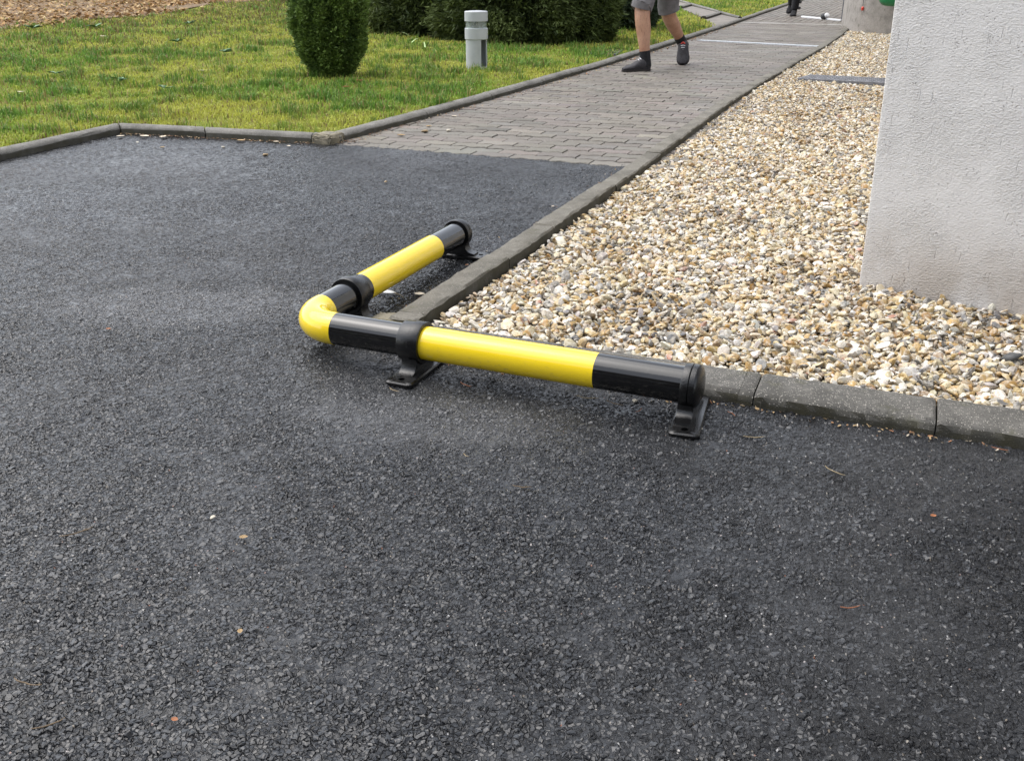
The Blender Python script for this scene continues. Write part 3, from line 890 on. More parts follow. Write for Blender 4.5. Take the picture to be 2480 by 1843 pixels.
# ---------------------------------------------------------------- lawn
inner = [(-2.52, -6.0), (-2.835, 1.33), (-2.87, 2.19), (-1.70, 2.325), (-1.61, 2.40), (-1.57, 3.2), (-1.52, 5.0), (-1.492, 7.0), (-1.515, 10.3), (-1.55, 13.0), (-1.70, 20.0), (-1.85, 30.0)]
_ix = np.array([p[0] for p in inner]); _iy = np.array([p[1] for p in inner])
def lawn_edge(y): return np.interp(y, _iy, _ix)
ST = np.array([(-1.46, 11.9), (-1.50, 14.1), (-2.12, 15.48), (-3.2, 18.0), (-4.34, 20.7), (-4.2, 19.2), (-3.07, 16.6), (-2.04, 13.7)])
def in_poly(x, y, P):
    k = np.zeros(np.shape(x), bool); n = len(P)
    for i in range(n):
        (x1, y1), (x2, y2) = P[i], P[(i + 1) % n]
        c = ((y1 > y) != (y2 > y)) & (x < (x2 - x1) * (y - y1) / (y2 - y1 + 1e-12) + x1)
        k ^= c
    return k
LIT = np.array([(-8.6, 6.6), (-9.3, 8.0), (-8.9, 9.4), (-9.6, 11.0), (-10.3, 12.6), (-10.2, 14.2), (-16, 20), (-26, 14), (-22, 4), (-12, 3.0)])
rows = sorted(set(list(np.arange(-6, 30, 0.22)) + list(np.linspace(2.0, 2.5, 26)) + list(_iy)))
sgrid = np.concatenate([np.arange(0, 3, 0.1), np.arange(3, 10, 0.3), np.arange(10, 26, 1.2)])
RX = np.array([lawn_edge(y) - sgrid for y in rows]); RY = np.repeat(np.array(rows)[:, None], len(sgrid), 1)
RZ = lawn_z(RX, RY) - 0.006 + 0.008 * np.sin(RX * 3.1) * np.sin(RY * 2.7)
RZ[:, :2] = np.minimum(RZ[:, :2], 0.033)
Vl = np.stack([RX, RY, RZ], -1).reshape(-1, 3); il = np.arange(len(Vl)).reshape(RX.shape)
Fl = np.stack([il[:-1, :-1], il[1:, :-1], il[1:, 1:], il[:-1, 1:]], -1).reshape(-1, 4)
struct(npmesh('lawn', Vl, Fl, M['soil']))

SHRUB = (-2.94, 4.50); BOLL = (-2.245, 5.60)
def grass():
    rr = np.random.default_rng(21)
    N = 620000
    c = np.array([1.15, -2.0])
    d = np.exp(rr.uniform(math.log(4.0), math.log(24), N))
    a = R(22.08) + rr.uniform(R(-26), R(37), N)
    x = c[0] - d * np.sin(a); y = c[1] + d * np.cos(a)
    k = (x < lawn_edge(y) - np.where(rr.random(N) < 0.3, 0.008, 0.035)) & ~in_poly(x, y, ST)
    lit = in_poly(x + 0.5 * (value_noise(x, y, 1.6, 4) - 0.5), y + 0.5 * (value_noise(x, y, 1.6, 5) - 0.5), LIT)
    k &= ~(lit & (rr.random(N) > 0.04))
    k &= np.hypot(x - BOLL[0], y - BOLL[1] + 0.03) > 0.115
    thin = value_noise(x, y, 4.5, 1) * 0.6 + value_noise(x, y, 14, 2) * 0.4
    k &= rr.random(N) < np.clip((thin - 0.18) * 2.6, 0.12, 1)
    x, y, d, thin = x[k], y[k], d[k], thin[k]; n = len(x)
    v1 = value_noise(x, y, 1.1, 7); v2 = value_noise(x, y, 5.0, 8); v3 = value_noise(x, y, 22, 9)
    clump = np.clip((v3 * 0.5 + v2 * 0.5 - 0.55) * 6, 0, 1)
    ln = rr.uniform(0.012, 0.032, n) * (0.75 + 0.5 * v2) * (1 + 1.1 * clump) * (1 + 0.02 * d)
    nb = np.hypot(x - SHRUB[0], y - SHRUB[1]); ln *= 1.0
    wd = rr.uniform(0.0013, 0.0026, n) * (0.7 + 0.14 * d)
    az = rr.uniform(0, 2 * np.pi, n); lean = np.abs(rr.normal(0.55, 0.35, n))
    fx, fy = np.cos(az), np.sin(az)
    base = np.stack([x, y, lawn_z(x, y) - 0.004], -1)
    side = np.stack([-fy, fx, np.zeros(n)], -1) * wd[:, None]
    mid = base + np.stack([fx * ln * 0.35 * np.sin(lean), fy * ln * 0.35 * np.sin(lean), ln * 0.6 * np.cos(lean * 0.5)], -1)
    tip = base + np.stack([fx * ln * np.sin(lean), fy * ln * np.sin(lean), ln * np.cos(lean)], -1)
    V = np.stack([base - side, base + side, mid + side * 0.8, tip, mid - side * 0.8], 1)
    i = np.arange(n) * 5
    F = np.concatenate([np.stack([i, i + 1, i + 2, i + 4], -1)])
    T = np.stack([i + 4, i + 2, i + 3, i + 3], -1)
    yel = np.array([0.45, 0.46, 0.085]); grn = np.array([0.20, 0.33, 0.05]); drk = np.array([0.075, 0.175, 0.030]); straw = np.array([0.36, 0.30, 0.12]); brown = np.array([0.17, 0.12, 0.05])
    m = np.clip((v1 - 0.5) * 1.6 + (v2 - 0.5) * 1.3 + 0.42 + rr.normal(0, 0.18, n), 0, 1)[:, None]
    C = yel * (1 - m) + grn * m
    cl = clump[:, None]; C = C * (1 - cl * 0.75) + drk * cl * 0.75
    s = (rr.random(n) < 0.10 + 0.25 * np.clip((0.45 - thin) * 4, 0, 1)); C[s] = straw * rr.uniform(0.6, 1.1, (s.sum(), 1))
    s = rr.random(n) < 0.05; C[s] = brown
    # drier, browner towards the litter bed
    dl = np.clip((d - 8.5) / 6, 0, 1) * np.clip((-4.0 - x) / 3, 0, 1)
    s = rr.random(n) < dl * 0.45; C[s] = np.array([0.20, 0.155, 0.06]) * rr.uniform(0.6, 1.2, (s.sum(), 1))
    C = np.clip(C * rr.normal(1, 0.14, (n, 1)), 0.01, 0.6)
    Vf = V.reshape(-1, 3); Cf = np.repeat(C, 5, 0)
    # quads for the blade foot, folded triangles for the tip written as one quad strip
    F2 = np.stack([i + 4, i + 2, i + 3], -1)
    allf = np.concatenate([F[:, [0, 1, 2]], F[:, [0, 2, 3]], F2])
    o = npmesh('grass', Vf, allf, M['grass'], col=Cf, smooth=False)
    tag(o, 'short patchy yellow-green lawn grass beyond the kerb', 'grass', kind='stuff')
grass()

def leaf_litter():
    rr = np.random.default_rng(31)
    x = rr.uniform(-24, -8.2, 60000); y = rr.uniform(4, 20, 60000)
    k = in_poly(x + 0.9 * (value_noise(x, y, 1.2, 4) - 0.5), y + 0.9 * (value_noise(x, y, 1.2, 5) - 0.5), LIT) & (np.hypot(x - 1.15, y + 2) < 22)
    k |= (rr.random(60000) < 0.03) & (x > -12)
    x, y = x[k], y[k]; n = len(x)
    s = rr.uniform(0.022, 0.055, n); az = rr.uniform(0, 6.28, n); cu = rr.uniform(0.1, 0.5, n); tl = rr.normal(0, 0.35, n)
    L = np.stack([np.cos(az), np.sin(az), tl], -1) * s[:, None]; Wd = np.stack([-np.sin(az), np.cos(az), rr.normal(0, 0.3, n)], -1) * (s * rr.uniform(0.3, 0.6, n))[:, None]
    b = np.stack([x, y, lawn_z(x, y) + rr.uniform(0.004, 0.03, n)], -1); up = np.array([0, 0, 1]) * (s * cu)[:, None]
    V = np.stack([b - L, b - L * .2 + Wd + up * .4, b + L, b - L * .2 - Wd + up * .4], 1).reshape(-1, 3)
    i = np.arange(n) * 4
    F = np.concatenate([np.stack([i, i + 1, i + 2], -1), np.stack([i, i + 2, i + 3], -1)])
    pal = np.array([(0.40, 0.235, 0.09), (0.50, 0.335, 0.15), (0.28, 0.15, 0.06), (0.12, 0.07, 0.035), (0.58, 0.44, 0.24)])
    C = pal[rr.choice(5, n, p=[.3, .24, .2, .16, .1])] * rr.normal(1, 0.12, (n, 1))
    o = npmesh('leaf_litter', V, F, M['litter'], col=np.repeat(np.clip(C, .02, .7), 4, 0), smooth=False)
    tag(o, 'bed of dry tan leaves at the far left of the lawn', 'leaf litter', kind='stuff')
leaf_litter()
bm = bmesh.new()
bmv = [bm.verts.new((x, y, float(lawn_z(x, y)) + 0.004)) for x, y in LIT]
bm.faces.new(bmv)
bmesh.ops.triangulate(bm, faces=bm.faces[:])
struct(bmobj('leaf_bed_soil', bm, plain('leaf_mould', (0.17, 0.11, 0.055), 0.95, 0.4, 12, bump=0.02, bscale=30)))

# broad-leaved weeds in the lawn
def weed(name, x, y, r, label, n=9, col=(0.06, 0.15, 0.035)):
    rr = random.Random(int(x * 991 + y * 37)); bm = bmesh.new(); z = float(lawn_z(x, y))
    for k in range(n):
        a = rr.uniform(0, 6.28); L = r * rr.uniform(0.6, 1.15); w_ = L * rr.uniform(0.16, 0.26); el = rr.uniform(0.15, 0.75)
        d = Vector((math.cos(a), math.sin(a), 0)); s = Vector((-d.y, d.x, 0)); prev = None
        for t, ww in ((0.05, 0.25), (0.35, 0.8), (0.65, 1.0), (0.88, 0.6), (1.0, 0.05)):
            p = d * L * t * math.cos(el * (1 - t * .5)) + Vector((0, 0, 0.006 + L * math.sin(el) * (t - 0.45 * t * t)))
            cur = [bm.verts.new(p + s * w_ * ww + Vector((0, 0, .004))), bm.verts.new(p - Vector((0, 0, .002))), bm.verts.new(p - s * w_ * ww + Vector((0, 0, .004)))]
            if prev:
                bm.faces.new((prev[0], prev[1], cur[1], cur[0])); bm.faces.new((prev[1], prev[2], cur[2], cur[1]))
            prev = cur
    o = bmobj(name, bm, M['weed'], smooth=True, recalc=False); o.location = (x, y, z + .018)
    return tag(o, label, 'weed', 'weeds in the lawn')
M['weed'] = plain('weed_leaf', (0.055, 0.15, 0.045), 0.5, 0.3, 30)
for x, y, r, lb in [(-4.07, 3.51, .085, 'broad-leaved green weed clump in the middle of the lawn left of the shrub'), (-4.75, 3.6, .07, 'broad-leaved weed in the lawn, left of the middle clump'), (-4.61, 5.40, .075, 'dark weed tuft in the lawn nearest the shrub on its upper left'),
                    (-8.3, 6.75, .11, 'large weed clump in front of the leaf bed, leftmost'), (-7.9, 7.3, .10, 'large weed clump in front of the leaf bed, second from the left'), (-7.2, 8.1, .10, 'weed clump at the right end of the leaf bed edge'), (-5.68, 6.05, .08, 'grey-green weed tuft in the upper middle of the lawn'), (-3.5, 3.3, .06, 'small weed rosette near the straight lawn kerb')]:
    weed('weed', x, y, r, lb, n=rng.integers(9, 15))

# ---------------------------------------------------------------- shrubs
def foliage_mesh(name, pts, nrm, size, cols, rr, parent, per=5, spread=0.55, needle=0.2):
    """every point carries a sprig of `per` narrow leaves fanned round the outward direction"""
    n = len(pts); N = n * per
    P = np.repeat(pts, per, 0); D = np.repeat(nrm, per, 0) + rr.normal(0, spread, (N, 3))
    D /= np.linalg.norm(D, axis=1)[:, None]
    A = np.cross(D, rr.normal(size=(N, 3))); A /= np.linalg.norm(A, axis=1)[:, None]
    L = np.repeat(size, per)[:, None] * rr.uniform(0.6, 1.25, (N, 1)); Wd = L * needle
    C = np.cross(D, A) * (L * 0.06)
    P = P + rr.normal(0, 0.25, (N, 3)) * np.repeat(size, per)[:, None]
    V = np.stack([P, P + D * L * .45 + A * Wd + C, P + D * L, P + D * L * .45 - A * Wd + C], 1).reshape(-1, 3)
    i = np.arange(N) * 4
    F = np.concatenate([np.stack([i, i + 1, i + 2], -1), np.stack([i, i + 2, i + 3], -1)])
    Cc = np.repeat(cols, per, 0) * rr.normal(1, 0.16, (N, 1))
    return npmesh(name, V, F, M['leaf'], parent, col=np.repeat(np.clip(Cc, 0.004, 0.5), 4, 0), smooth=False)

BARREL = ([0, .05, .12, .21, .32, .44, .6, .8, .92, 1], [.38, .53, .72, .87, .97, 1.0, .97, .78, .5, .05])
SPREAD = ([0, .02, .12, .3, .5, .75, .92, 1], [.80, .90, 1.0, 1.0, .95, .8, .5, .05])
def shrub(loc_, h, r, label, n, seed, light, dark, lumps=26, base=0.35, name='shrub', group=None, sprig=0.03, lump_amp=0.14, droop=0.0, per=5, PROF=SPREAD, zpow=1.0, tight=0.84, needle=0.2):
    rr = np.random.default_rng(seed)
    root = empty(name, loc_); tag(root, label, 'shrub', group)
    # lumpy crown: directions with soft bumps
    ld = rr.normal(size=(lumps, 3));  ld /= np.linalg.norm(ld, axis=1)[:, None]
    la = rr.uniform(0.4, 1, lumps)
    d = rr.normal(size=(n, 3)); d /= np.linalg.norm(d, axis=1)[:, None]
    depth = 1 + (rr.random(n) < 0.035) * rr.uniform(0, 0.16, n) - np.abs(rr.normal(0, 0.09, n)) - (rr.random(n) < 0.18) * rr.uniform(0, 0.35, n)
    zz = np.clip(rr.random(n) ** zpow, 0, 1)
    ang = np.arctan2(d[:, 1], d[:, 0])
    prof = np.interp(zz, PROF[0], PROF[1])
    d = np.stack([np.cos(ang), np.sin(ang), np.interp(zz, [0, .35, .75, 1], [-0.5, 0.0, .4, 2.5])], -1)
    dd = d / np.linalg.norm(d, axis=1)[:, None]
    q = np.stack([np.cos(ang), np.sin(ang), (zz - 0.5) * 2.2], -1); q /= np.linalg.norm(q, axis=1)[:, None]
    bump = np.max(np.clip((q @ ld.T - tight) / (1 - tight), 0, 1) ** 0.6 * la, axis=1)
    fill = np.where(rr.random(n) < 0.14 * (zz < .12) + .10 * (zz > .85), rr.random(n) ** .5, 1.0)
    rad = (1 - lump_amp + lump_amp * 1.25 * bump) * depth * fill
    px = np.cos(ang) * r * rad * prof; py = np.sin(ang) * r * rad * prof
    pz = 0.02 + zz * h * (0.95 + 0.05 * bump) + rr.normal(0, .012, n)
    d = dd
    pts = np.stack([px, py, pz], -1)
    nr = np.stack([d[:, 0], d[:, 1], d[:, 2] * 0.6 + 0.35 - droop], -1); nr /= np.linalg.norm(nr, axis=1)[:, None]
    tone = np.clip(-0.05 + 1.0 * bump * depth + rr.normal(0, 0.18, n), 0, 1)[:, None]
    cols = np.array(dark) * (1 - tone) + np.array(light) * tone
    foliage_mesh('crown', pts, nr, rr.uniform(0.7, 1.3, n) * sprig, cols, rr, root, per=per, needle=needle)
    bm = bmesh.new()
    tube(bm, [(0, 0, -0.05), (0.01, 0.0, h * 0.25), (-0.01, 0.01, h * 0.55), (0, 0, h * 0.85)], [r * .09, r * .07, r * .045, r * .015], 9)
    for k in range(26):
        a = rr.uniform(0, 6.28); z0 = h * rr.uniform(0.04, 0.6); L = r * rr.uniform(0.5, 0.85)
        e = Vector((math.cos(a) * L, math.sin(a) * L, z0 + h * rr.uniform(0.08, 0.25)))
        tube(bm, [(0, 0, z0), (e.x * .5, e.y * .5, z0 + (e.z - z0) * .35), e], [r * .03, r * .02, r * .007], 6)
    bmobj('trunk', bm, M['bark'], root, smooth=True)
    return root
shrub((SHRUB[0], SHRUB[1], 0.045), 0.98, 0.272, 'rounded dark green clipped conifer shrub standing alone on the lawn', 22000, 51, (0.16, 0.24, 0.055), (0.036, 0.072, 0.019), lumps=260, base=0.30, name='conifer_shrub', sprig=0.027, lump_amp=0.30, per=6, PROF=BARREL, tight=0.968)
HG = 'dark conifer bushes behind the lawn'
hd, hl = (0.018, 0.034, 0.014), (0.115, 0.15, 0.042)
for (x, y, h, r, sd_, lt, lb) in [
    (-5.55, 9.95, 1.5, 0.95, 61, (0.115, 0.145, 0.04), 'spreading conifer bush right behind the rounded shrub, leftmost of the row'),
    (-4.15, 9.0, 1.5, 0.95, 62, hl, 'dark spreading conifer bush between the rounded shrub and the bollard light'),
    (-3.05, 8.55, 1.6, 0.90, 63, hl, 'dark spreading conifer bush directly behind the grey bollard light'),
    (-2.62, 8.75, 1.4, 0.62, 64, (0.10, 0.135, 0.034), 'conifer bush with drooping sprays at the right end of the row'),
    (-2.95, 11.2, 1.6, 0.80, 65, (0.05, 0.075, 0.04), 'darkest conifer bush set back beside the walking person')]:
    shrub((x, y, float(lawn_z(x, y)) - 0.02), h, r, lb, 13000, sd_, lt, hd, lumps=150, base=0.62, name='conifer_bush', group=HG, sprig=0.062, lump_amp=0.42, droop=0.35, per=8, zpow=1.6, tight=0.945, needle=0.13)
for (x, y, h, r, sd_, lb) in [(-14.6, 12.6, 1.8, 1.1, 71, 'dark bush at the top left corner beyond the leaf bed'), (-9.7, 14.6, 1.5, 0.8, 72, 'dark bush beyond the lawn, left of the rounded shrub')]:
    shrub((x, y, float(lawn_z(x, y)) - 0.02), h, r, lb, 5000, sd_, hl, hd, lumps=30, base=0.6, name='evergreen_bush', sprig=0.06, lump_amp=0.25)

# ---------------------------------------------------------------- bollard light
bl = empty('bollard_light', (BOLL[0], BOLL[1], float(lawn_z(*BOLL)) + 0.002), R(20))
tag(bl, 'short grey bollard light with a glazed head standing in the grass', 'bollard light')
RB_ = 0.094
bm = bmesh.new(); lathe(bm, [(0.365, RB_ - .012), (0.362, RB_), (0.432, RB_), (0.437, RB_ - .004), (0.440, RB_ * .6), (0.441, 0.002)], (0, 0, 0), (0, 0, 1), 48); bmobj('cap', bm, M['grey_paint'], bl, smooth=True)
bm = bmesh.new(); lathe(bm, [(0.222, RB_ - .006), (0.226, RB_), (0.306, RB_), (0.309, RB_ - .003), (0.311, RB_ * .5), (0.311, .002)], (0, 0, 0), (0, 0, 1), 48); bmobj('collar', bm, M['grey_paint'], bl, smooth=True)
def mat_glass():
    t = NT('lamp_glass')
    t.set(Base_Color=(0.8, 0.84, 0.82), Roughness=0.06)
    tr = t.t.nodes.new('ShaderNodeBsdfTransparent'); tr.inputs[0].default_value = (0.93, 0.97, 0.95, 1)
    mx = t.t.nodes.new('ShaderNodeMixShader'); t.put(mx.inputs[0], t.ss(t.noise(t.obj(), 25), 0.3, 0.7, 0.13, 0.20))
    t.t.links.new(tr.outputs[0], mx.inputs[1]); t.t.links.new(t.b.outputs[0], mx.inputs[2]); t.t.links.new(mx.outputs[0], t.out.inputs[0])
    return t.m
bm = bmesh.new()
lathe(bm, [(0.3095, RB_ - .008), (0.3635, RB_ - .008)], (0, 0, 0), (0, 0, 1), 48, cap=False)
lathe(bm, [(0.3095, RB_ - .012), (0.3635, RB_ - .012)], (0, 0, 0), (0, 0, 1), 48, cap=False)
bmobj('glass', bm, mat_glass(), bl, smooth=True)
bm = bmesh.new(); lathe(bm, [(0.311, .024), (0.332, .024), (0.335, .016), (0.350, .015), (0.356, .006)], (0, 0, 0), (0, 0, 1), 20); bmobj('lamp', bm, M['darkmetal'], bl, smooth=True)
# shaft: cylinder shell with an open slot on its right front
bm = bmesh.new()
n = 40; ro, ri = RB_ * 0.93, RB_ * 0.84
a0, a1 = R(6 - 20), R(-41 - 20)   # slot
A = [a0 + (2 * math.pi - (a0 - a1)) * k / n for k in range(n + 1)]
vo = []
for z in (-0.02, 0.224):
    vo.append([bm.verts.new((ro * math.cos(a), ro * math.sin(a), z)) for a in A]); vo.append([bm.verts.new((ri * math.cos(a), ri * math.sin(a), z)) for a in A])
for k in range(n):
    bm.faces.new((vo[0][k], vo[0][k + 1], vo[2][k + 1], vo[2][k])); bm.faces.new((vo[1][k], vo[1][k + 1], vo[3][k + 1], vo[3][k]))
for k in (0, n): bm.faces.new((vo[0][k], vo[1][k], vo[3][k], vo[2][k]))
lathe(bm, [(-0.02, ri - .001), (0.012, ri - .001)], (0, 0, 0), (0, 0, 1), 32)
bmobj('shaft', bm, M['grey_paint'], bl, smooth=True)
bm = bmesh.new(); A2 = [R(24 + 180 * k / 16) for k in range(17)]
loft(bm, [[(r_ * math.cos(a), r_ * math.sin(a), z) for a in A2] for r_, z in ((RB_ * .55, .3125), (RB_ * .86, .362))], False, False, closed=False)
bmobj('reflector', bm, M['grey_paint'], bl, smooth=True, recalc=False)

# ---------------------------------------------------------------- drain, bar, plate, far wall fittings
dr = empty('drain_channel', (-0.61, 9.763, 0)); dr.rotation_euler = (0, 0, math.atan2(9.569 - 9.957, 0.116 + 1.332))
tag(dr, 'narrow galvanised slotted drain channel across the paved path', 'drain')
Ld = 1.46
bm = bmesh.new()
for s in (-1, 1): box(bm, (-Ld / 2, s * .055 - .005, -0.03), (Ld / 2, s * .055 + .005, 0.007))
bmobj('frame', bm, M['galv'], dr)
bm = bmesh.new()
for s in (-1, 1): box(bm, (-Ld / 2, s * .042 - .006, -0.006), (Ld / 2, s * .042 + .006, 0.008))
for k in range(61):
    x = -Ld / 2 + (k + .5) * Ld / 61; box(bm, (x - .0075, -.0355, -0.004), (x + .0075, .0355, 0.007))
bmobj('grating', bm, M['galv'], dr)

br = empty('low_white_bar', (-0.45, 15.24, 0)); br.rotation_euler = (0, 0, math.atan2(14.78 - 15.696, -0.085 + 0.804))
tag(br, 'white bar lying across the far end of the path beside the grey building', 'bar')
bm = bmesh.new(); box(bm, (-.58, -.018, 0.0), (.56, .018, .026), .006); bmobj('bar', bm, M['white'], br, smooth=True)
bm = bmesh.new(); lathe(bm, [(-.045, .012), (-.04, .036), (-.01, .046), (.03, .046), (.04, .03), (.042, .004)], (.12, -.03, .05), (.35, -.94, .1), 20); bmobj('fitting', bm, M['blackplastic'], br, smooth=True)
bm = bmesh.new(); lathe(bm, [(-.03, .03), (.0, .042), (.022, .036), (.03, .004)], (.165, -.012, .066), (.7, .1, .7), 20); bmobj('fitting_cap', bm, M['white'], br, smooth=True)

pl = empty('metal_plate', (0.70, 6.04, 0.024)); pl.rotation_euler = (R(1.5), R(-1.0), math.atan2(-0.17, 0.62))
tag(pl, 'dark grey ribbed plate lying across the gravel beside the rendered wall', 'plate')
bm = bmesh.new(); box(bm, (-.40, -.13, -.012), (.42, .13, .014), .004); bmobj('slab', bm, M['mat_grey'], pl)
bm = bmesh.new()
for k in range(26):
    for j in range(5):
        box(bm, (-.38 + k * .03, -.105 + j * .045, .0138), (-.365 + k * .03, -.08 + j * .045, .0165))
bmobj('tread', bm, M['mat_grey'], pl)

bm = bmesh.new(); tube(bm, [(0.345, 12.02, 0.32), (0.344, 12.02, 0.8), (0.345, 12.03, 1.9)], .0045, 6)
tz = empty('pull_cord', (0, 0, 0)); tag(tz, 'thin pull cord with red end hanging on the far grey wall', 'pull cord')
cd = bmobj('cord', bm, M['darkmetal'], tz)
bm = bmesh.new(); lathe(bm, [(0.0, .006), (.006, .014), (.038, .017), (.045, .010), (.052, .004)], (0.345, 12.02, 0.272), (0, 0, 1), 14); bmobj('toggle', bm, M['red'], tz, smooth=True)
bm = bmesh.new(); lathe(bm, [(0.0, .01), (.006, .10), (.02, .15), (.06, .185), (.14, .205), (.45, .215), (.46, .22), (.50, .22), (.53, .17), (.55, .05)], (0.74, 11.55, 0.345), (0, 0, 1), 36)
wb = empty('wall_bin', (0, 0, 0)); tag(wb, 'round-bottomed green bin fixed to the far grey wall', 'bin')
bmobj('body', bm, M['green'], wb, smooth=True)
bm = bmesh.new(); box(bm, (0.70, 11.70, .45), (0.78, 11.86, .75)); bmobj('bracket', bm, M['darkmetal'], wb)

# ---------------------------------------------------------------- stepped side path on the left
def step_slab(poly, z0, z1, name, mat):
    bm = bmesh.new(); loft(bm, [[Vector((x, y, z0)) for x, y in poly], [Vector((x, y, z1)) for x, y in poly]]); return struct(bmobj(name, bm, mat))
M['slab'] = mat_paver.__call__() if False else plain('step_paving', (0.165, 0.145, 0.122), 0.75, 0.22, 9, bump=0.003, bscale=70)
step_slab([(-1.54, 11.9), (-1.56, 14.12), (-2.11, 15.38), (-2.04, 13.70)], -0.02, 0.044, 'side_path', M['slab'])
step_slab([(-2.04, 13.72), (-2.11, 15.40), (-3.16, 17.9), (-3.07, 16.62)], -0.02, 0.070, 'side_path', M['slab'])
step_slab([(-3.07, 16.64), (-3.16, 17.92), (-4.3, 20.6), (-4.2, 19.2)], -0.02, 0.098, 'side_path', M['slab'])
def kerb_run(name, a, b, z, wd=0.07, hh=0.07):
    bm = bmesh.new(); d = Vector((b[0] - a[0], b[1] - a[1], 0)).normalized(); nn = Vector((-d.y, d.x, 0))
    A_, B_ = Vector((a[0], a[1], z)), Vector((b[0], b[1], z if len(b) < 3 else b[2]))
    pr = [(-wd / 2, -hh), (-wd / 2, -.02), (-wd * .3, -.004), (0, 0), (wd * .3, -.004), (wd / 2, -.02), (wd / 2, -hh)]
    loft(bm, [[A_ + nn * u + Vector((0, 0, q)) for u, q in pr], [B_ + nn * u + Vector((0, 0, q)) for u, q in pr]])
    return struct(bmobj(name, bm, M['kerb'], smooth=True))
kerb_run('step_kerb', (-2.04, 13.68), (-2.12, 15.42), 0.092, 0.09, 0.08)
kerb_run('step_kerb', (-3.07, 16.58), (-3.18, 17.96), 0.12, 0.09, 0.08)
kerb_run('step_kerb', (-1.57, 14.16), (-2.13, 15.44, 0.092), 0.075, 0.06, 0.1)
kerb_run('step_kerb', (-2.15, 15.48), (-3.19, 17.98, 0.12), 0.096, 0.06, 0.12)
kerb_run('step_kerb', (-3.21, 18.02), (-4.34, 20.7, 0.15), 0.124, 0.06, 0.12)

# lawn gully grating beside the path kerb
gg = empty('gully_grate', (-1.72, 7.55, 0.043), R(8))
tag(gg, 'dark gully grating sunk in the grass beside the path kerb', 'grating')
bm = bmesh.new()
for s in (-1, 1): box(bm, (s * .12 - .012, -.30, -.03), (s * .12 + .012, .30, .004))
for k in range(13):
    y = -.288 + k * .048; box(bm, (-.1075, y - .009, -.02), (.1075, y + .009, .003))
bmobj('frame', bm, M['darkmetal'], gg)
bm = bmesh.new(); box(bm, (-.107, -.295, -.034), (.107, .295, -.022)); bmobj('sump', bm, M['joint'], gg)

# ---------------------------------------------------------------- people
def skin_body(name, J, E, rads, mat, parent, sub=2, rootv=0):
    keys = list(J); me = bpy.data.meshes.new(name)
    me.from_pydata([J[k] for k in keys], [(keys.index(a), keys.index(b)) for a, b in E], [])
    ob = bpy.data.objects.new(name, me); COL.objects.link(ob)
    md = ob.modifiers.new('skin', 'SKIN'); md.use_smooth_shade = True
    sv_ = me.skin_vertices[0].data
    for i, k in enumerate(keys):
        r = rads[k]; sv_[i].radius = r if hasattr(r, '__len__') else (r, r); sv_[i].use_root = (i == rootv)
    sm = ob.modifiers.new('sub', 'SUBSURF'); sm.levels = sub; sm.render_levels = sub
    dg = bpy.context.evaluated_depsgraph_get(); dg.update()
    nm = bpy.data.meshes.new_from_object(ob.evaluated_get(dg))
    bpy.data.objects.remove(ob); bpy.data.meshes.remove(me)
    nm.name = name
    for p in nm.polygons: p.use_smooth = True
    nm.materials.clear()
    return link(name, nm, mat, parent)

def shoe(parent, heel, toe, up, mat_u, lace=True, boot=0.0, w=0.047):
    """heel, toe: sole points in the parent's space"""
    H_, T_ = Vector(heel), Vector(toe); f = (T_ - H_); L = f.length; f.normalize(); u = Vector(up); u = (u - f * u.dot(f)).normalized(); s = f.cross(u)
    def ring(t, wd, h0, h1, n=18, sq=1.0):
        out = []
        for k in range(n):
            a = 2 * math.pi * k / n; cx_, sy_ = math.cos(a), math.sin(a)
            zz = h0 + (h1 - h0) * (0.5 + 0.5 * sy_ if sy_ > 0 else 0.5 + 0.5 * max(-1, sy_ * 1.7))
            out.append(H_ + f * (t * L) + s * (wd * math.copysign(abs(cx_) ** 0.8, cx_)) + u * zz)
        return out
    P = parent
    bm = bmesh.new()
    st = [(-0.01, .012, .03, .05), (0.01, .030, .014, .082), (.10, .036, .012, .098), (.22, .039, .012, .104), (.34, .040, .012, .099), (.48, .043, .012, .084), (.64, .047, .012, .058), (.80, .045, .012, .047), (.92, .034, .013, .038), (.985, .016, .016, .029)]
    loft(bm, [ring(t, a * w / .047, b, c) for t, a, b, c in st])
    sh = bmobj('boot' if boot else 'shoe', bm, mat_u, P, smooth=True)
    bm = bmesh.new()
    st = [(-.015, .014), (.02, .033), (.15, .038), (.35, .039), (.62, .049), (.80, .047), (.93, .034), (1.0, .014)]
    top = lambda t, a: None
    rows = []
    for t, a in st: rows.append([H_ + f * (t * L) + s * (sx * a * w / .047) + u * z for sx, z in ((-1, 0), (1, 0), (1, .016), (-1, .016))])
    loft(bm, rows); bmobj('sole', bm, M['sole'], sh)
    if lace:
        bm = bmesh.new()
        for k in range(5):
            t = .36 + .055 * k; z = .1005 - .0125 * k
            tube(bm, [H_ + f * (t * L) + s * (-.018) + u * (z - .004), H_ + f * ((t + .012) * L) + u * (z + .004), H_ + f * (t * L) + s * .018 + u * (z - .004)], .004, 6)
        bmobj('laces', bm, M['lace'], sh)
        bm = bmesh.new(); tube(bm, [H_ + f * (.26 * L) + u * .098 + s * -.016, H_ + f * (.245 * L) + u * .112, H_ + f * (.26 * L) + u * .098 + s * .016], .007, 8); bmobj('tongue', bm, M['red'], sh)
    return sh

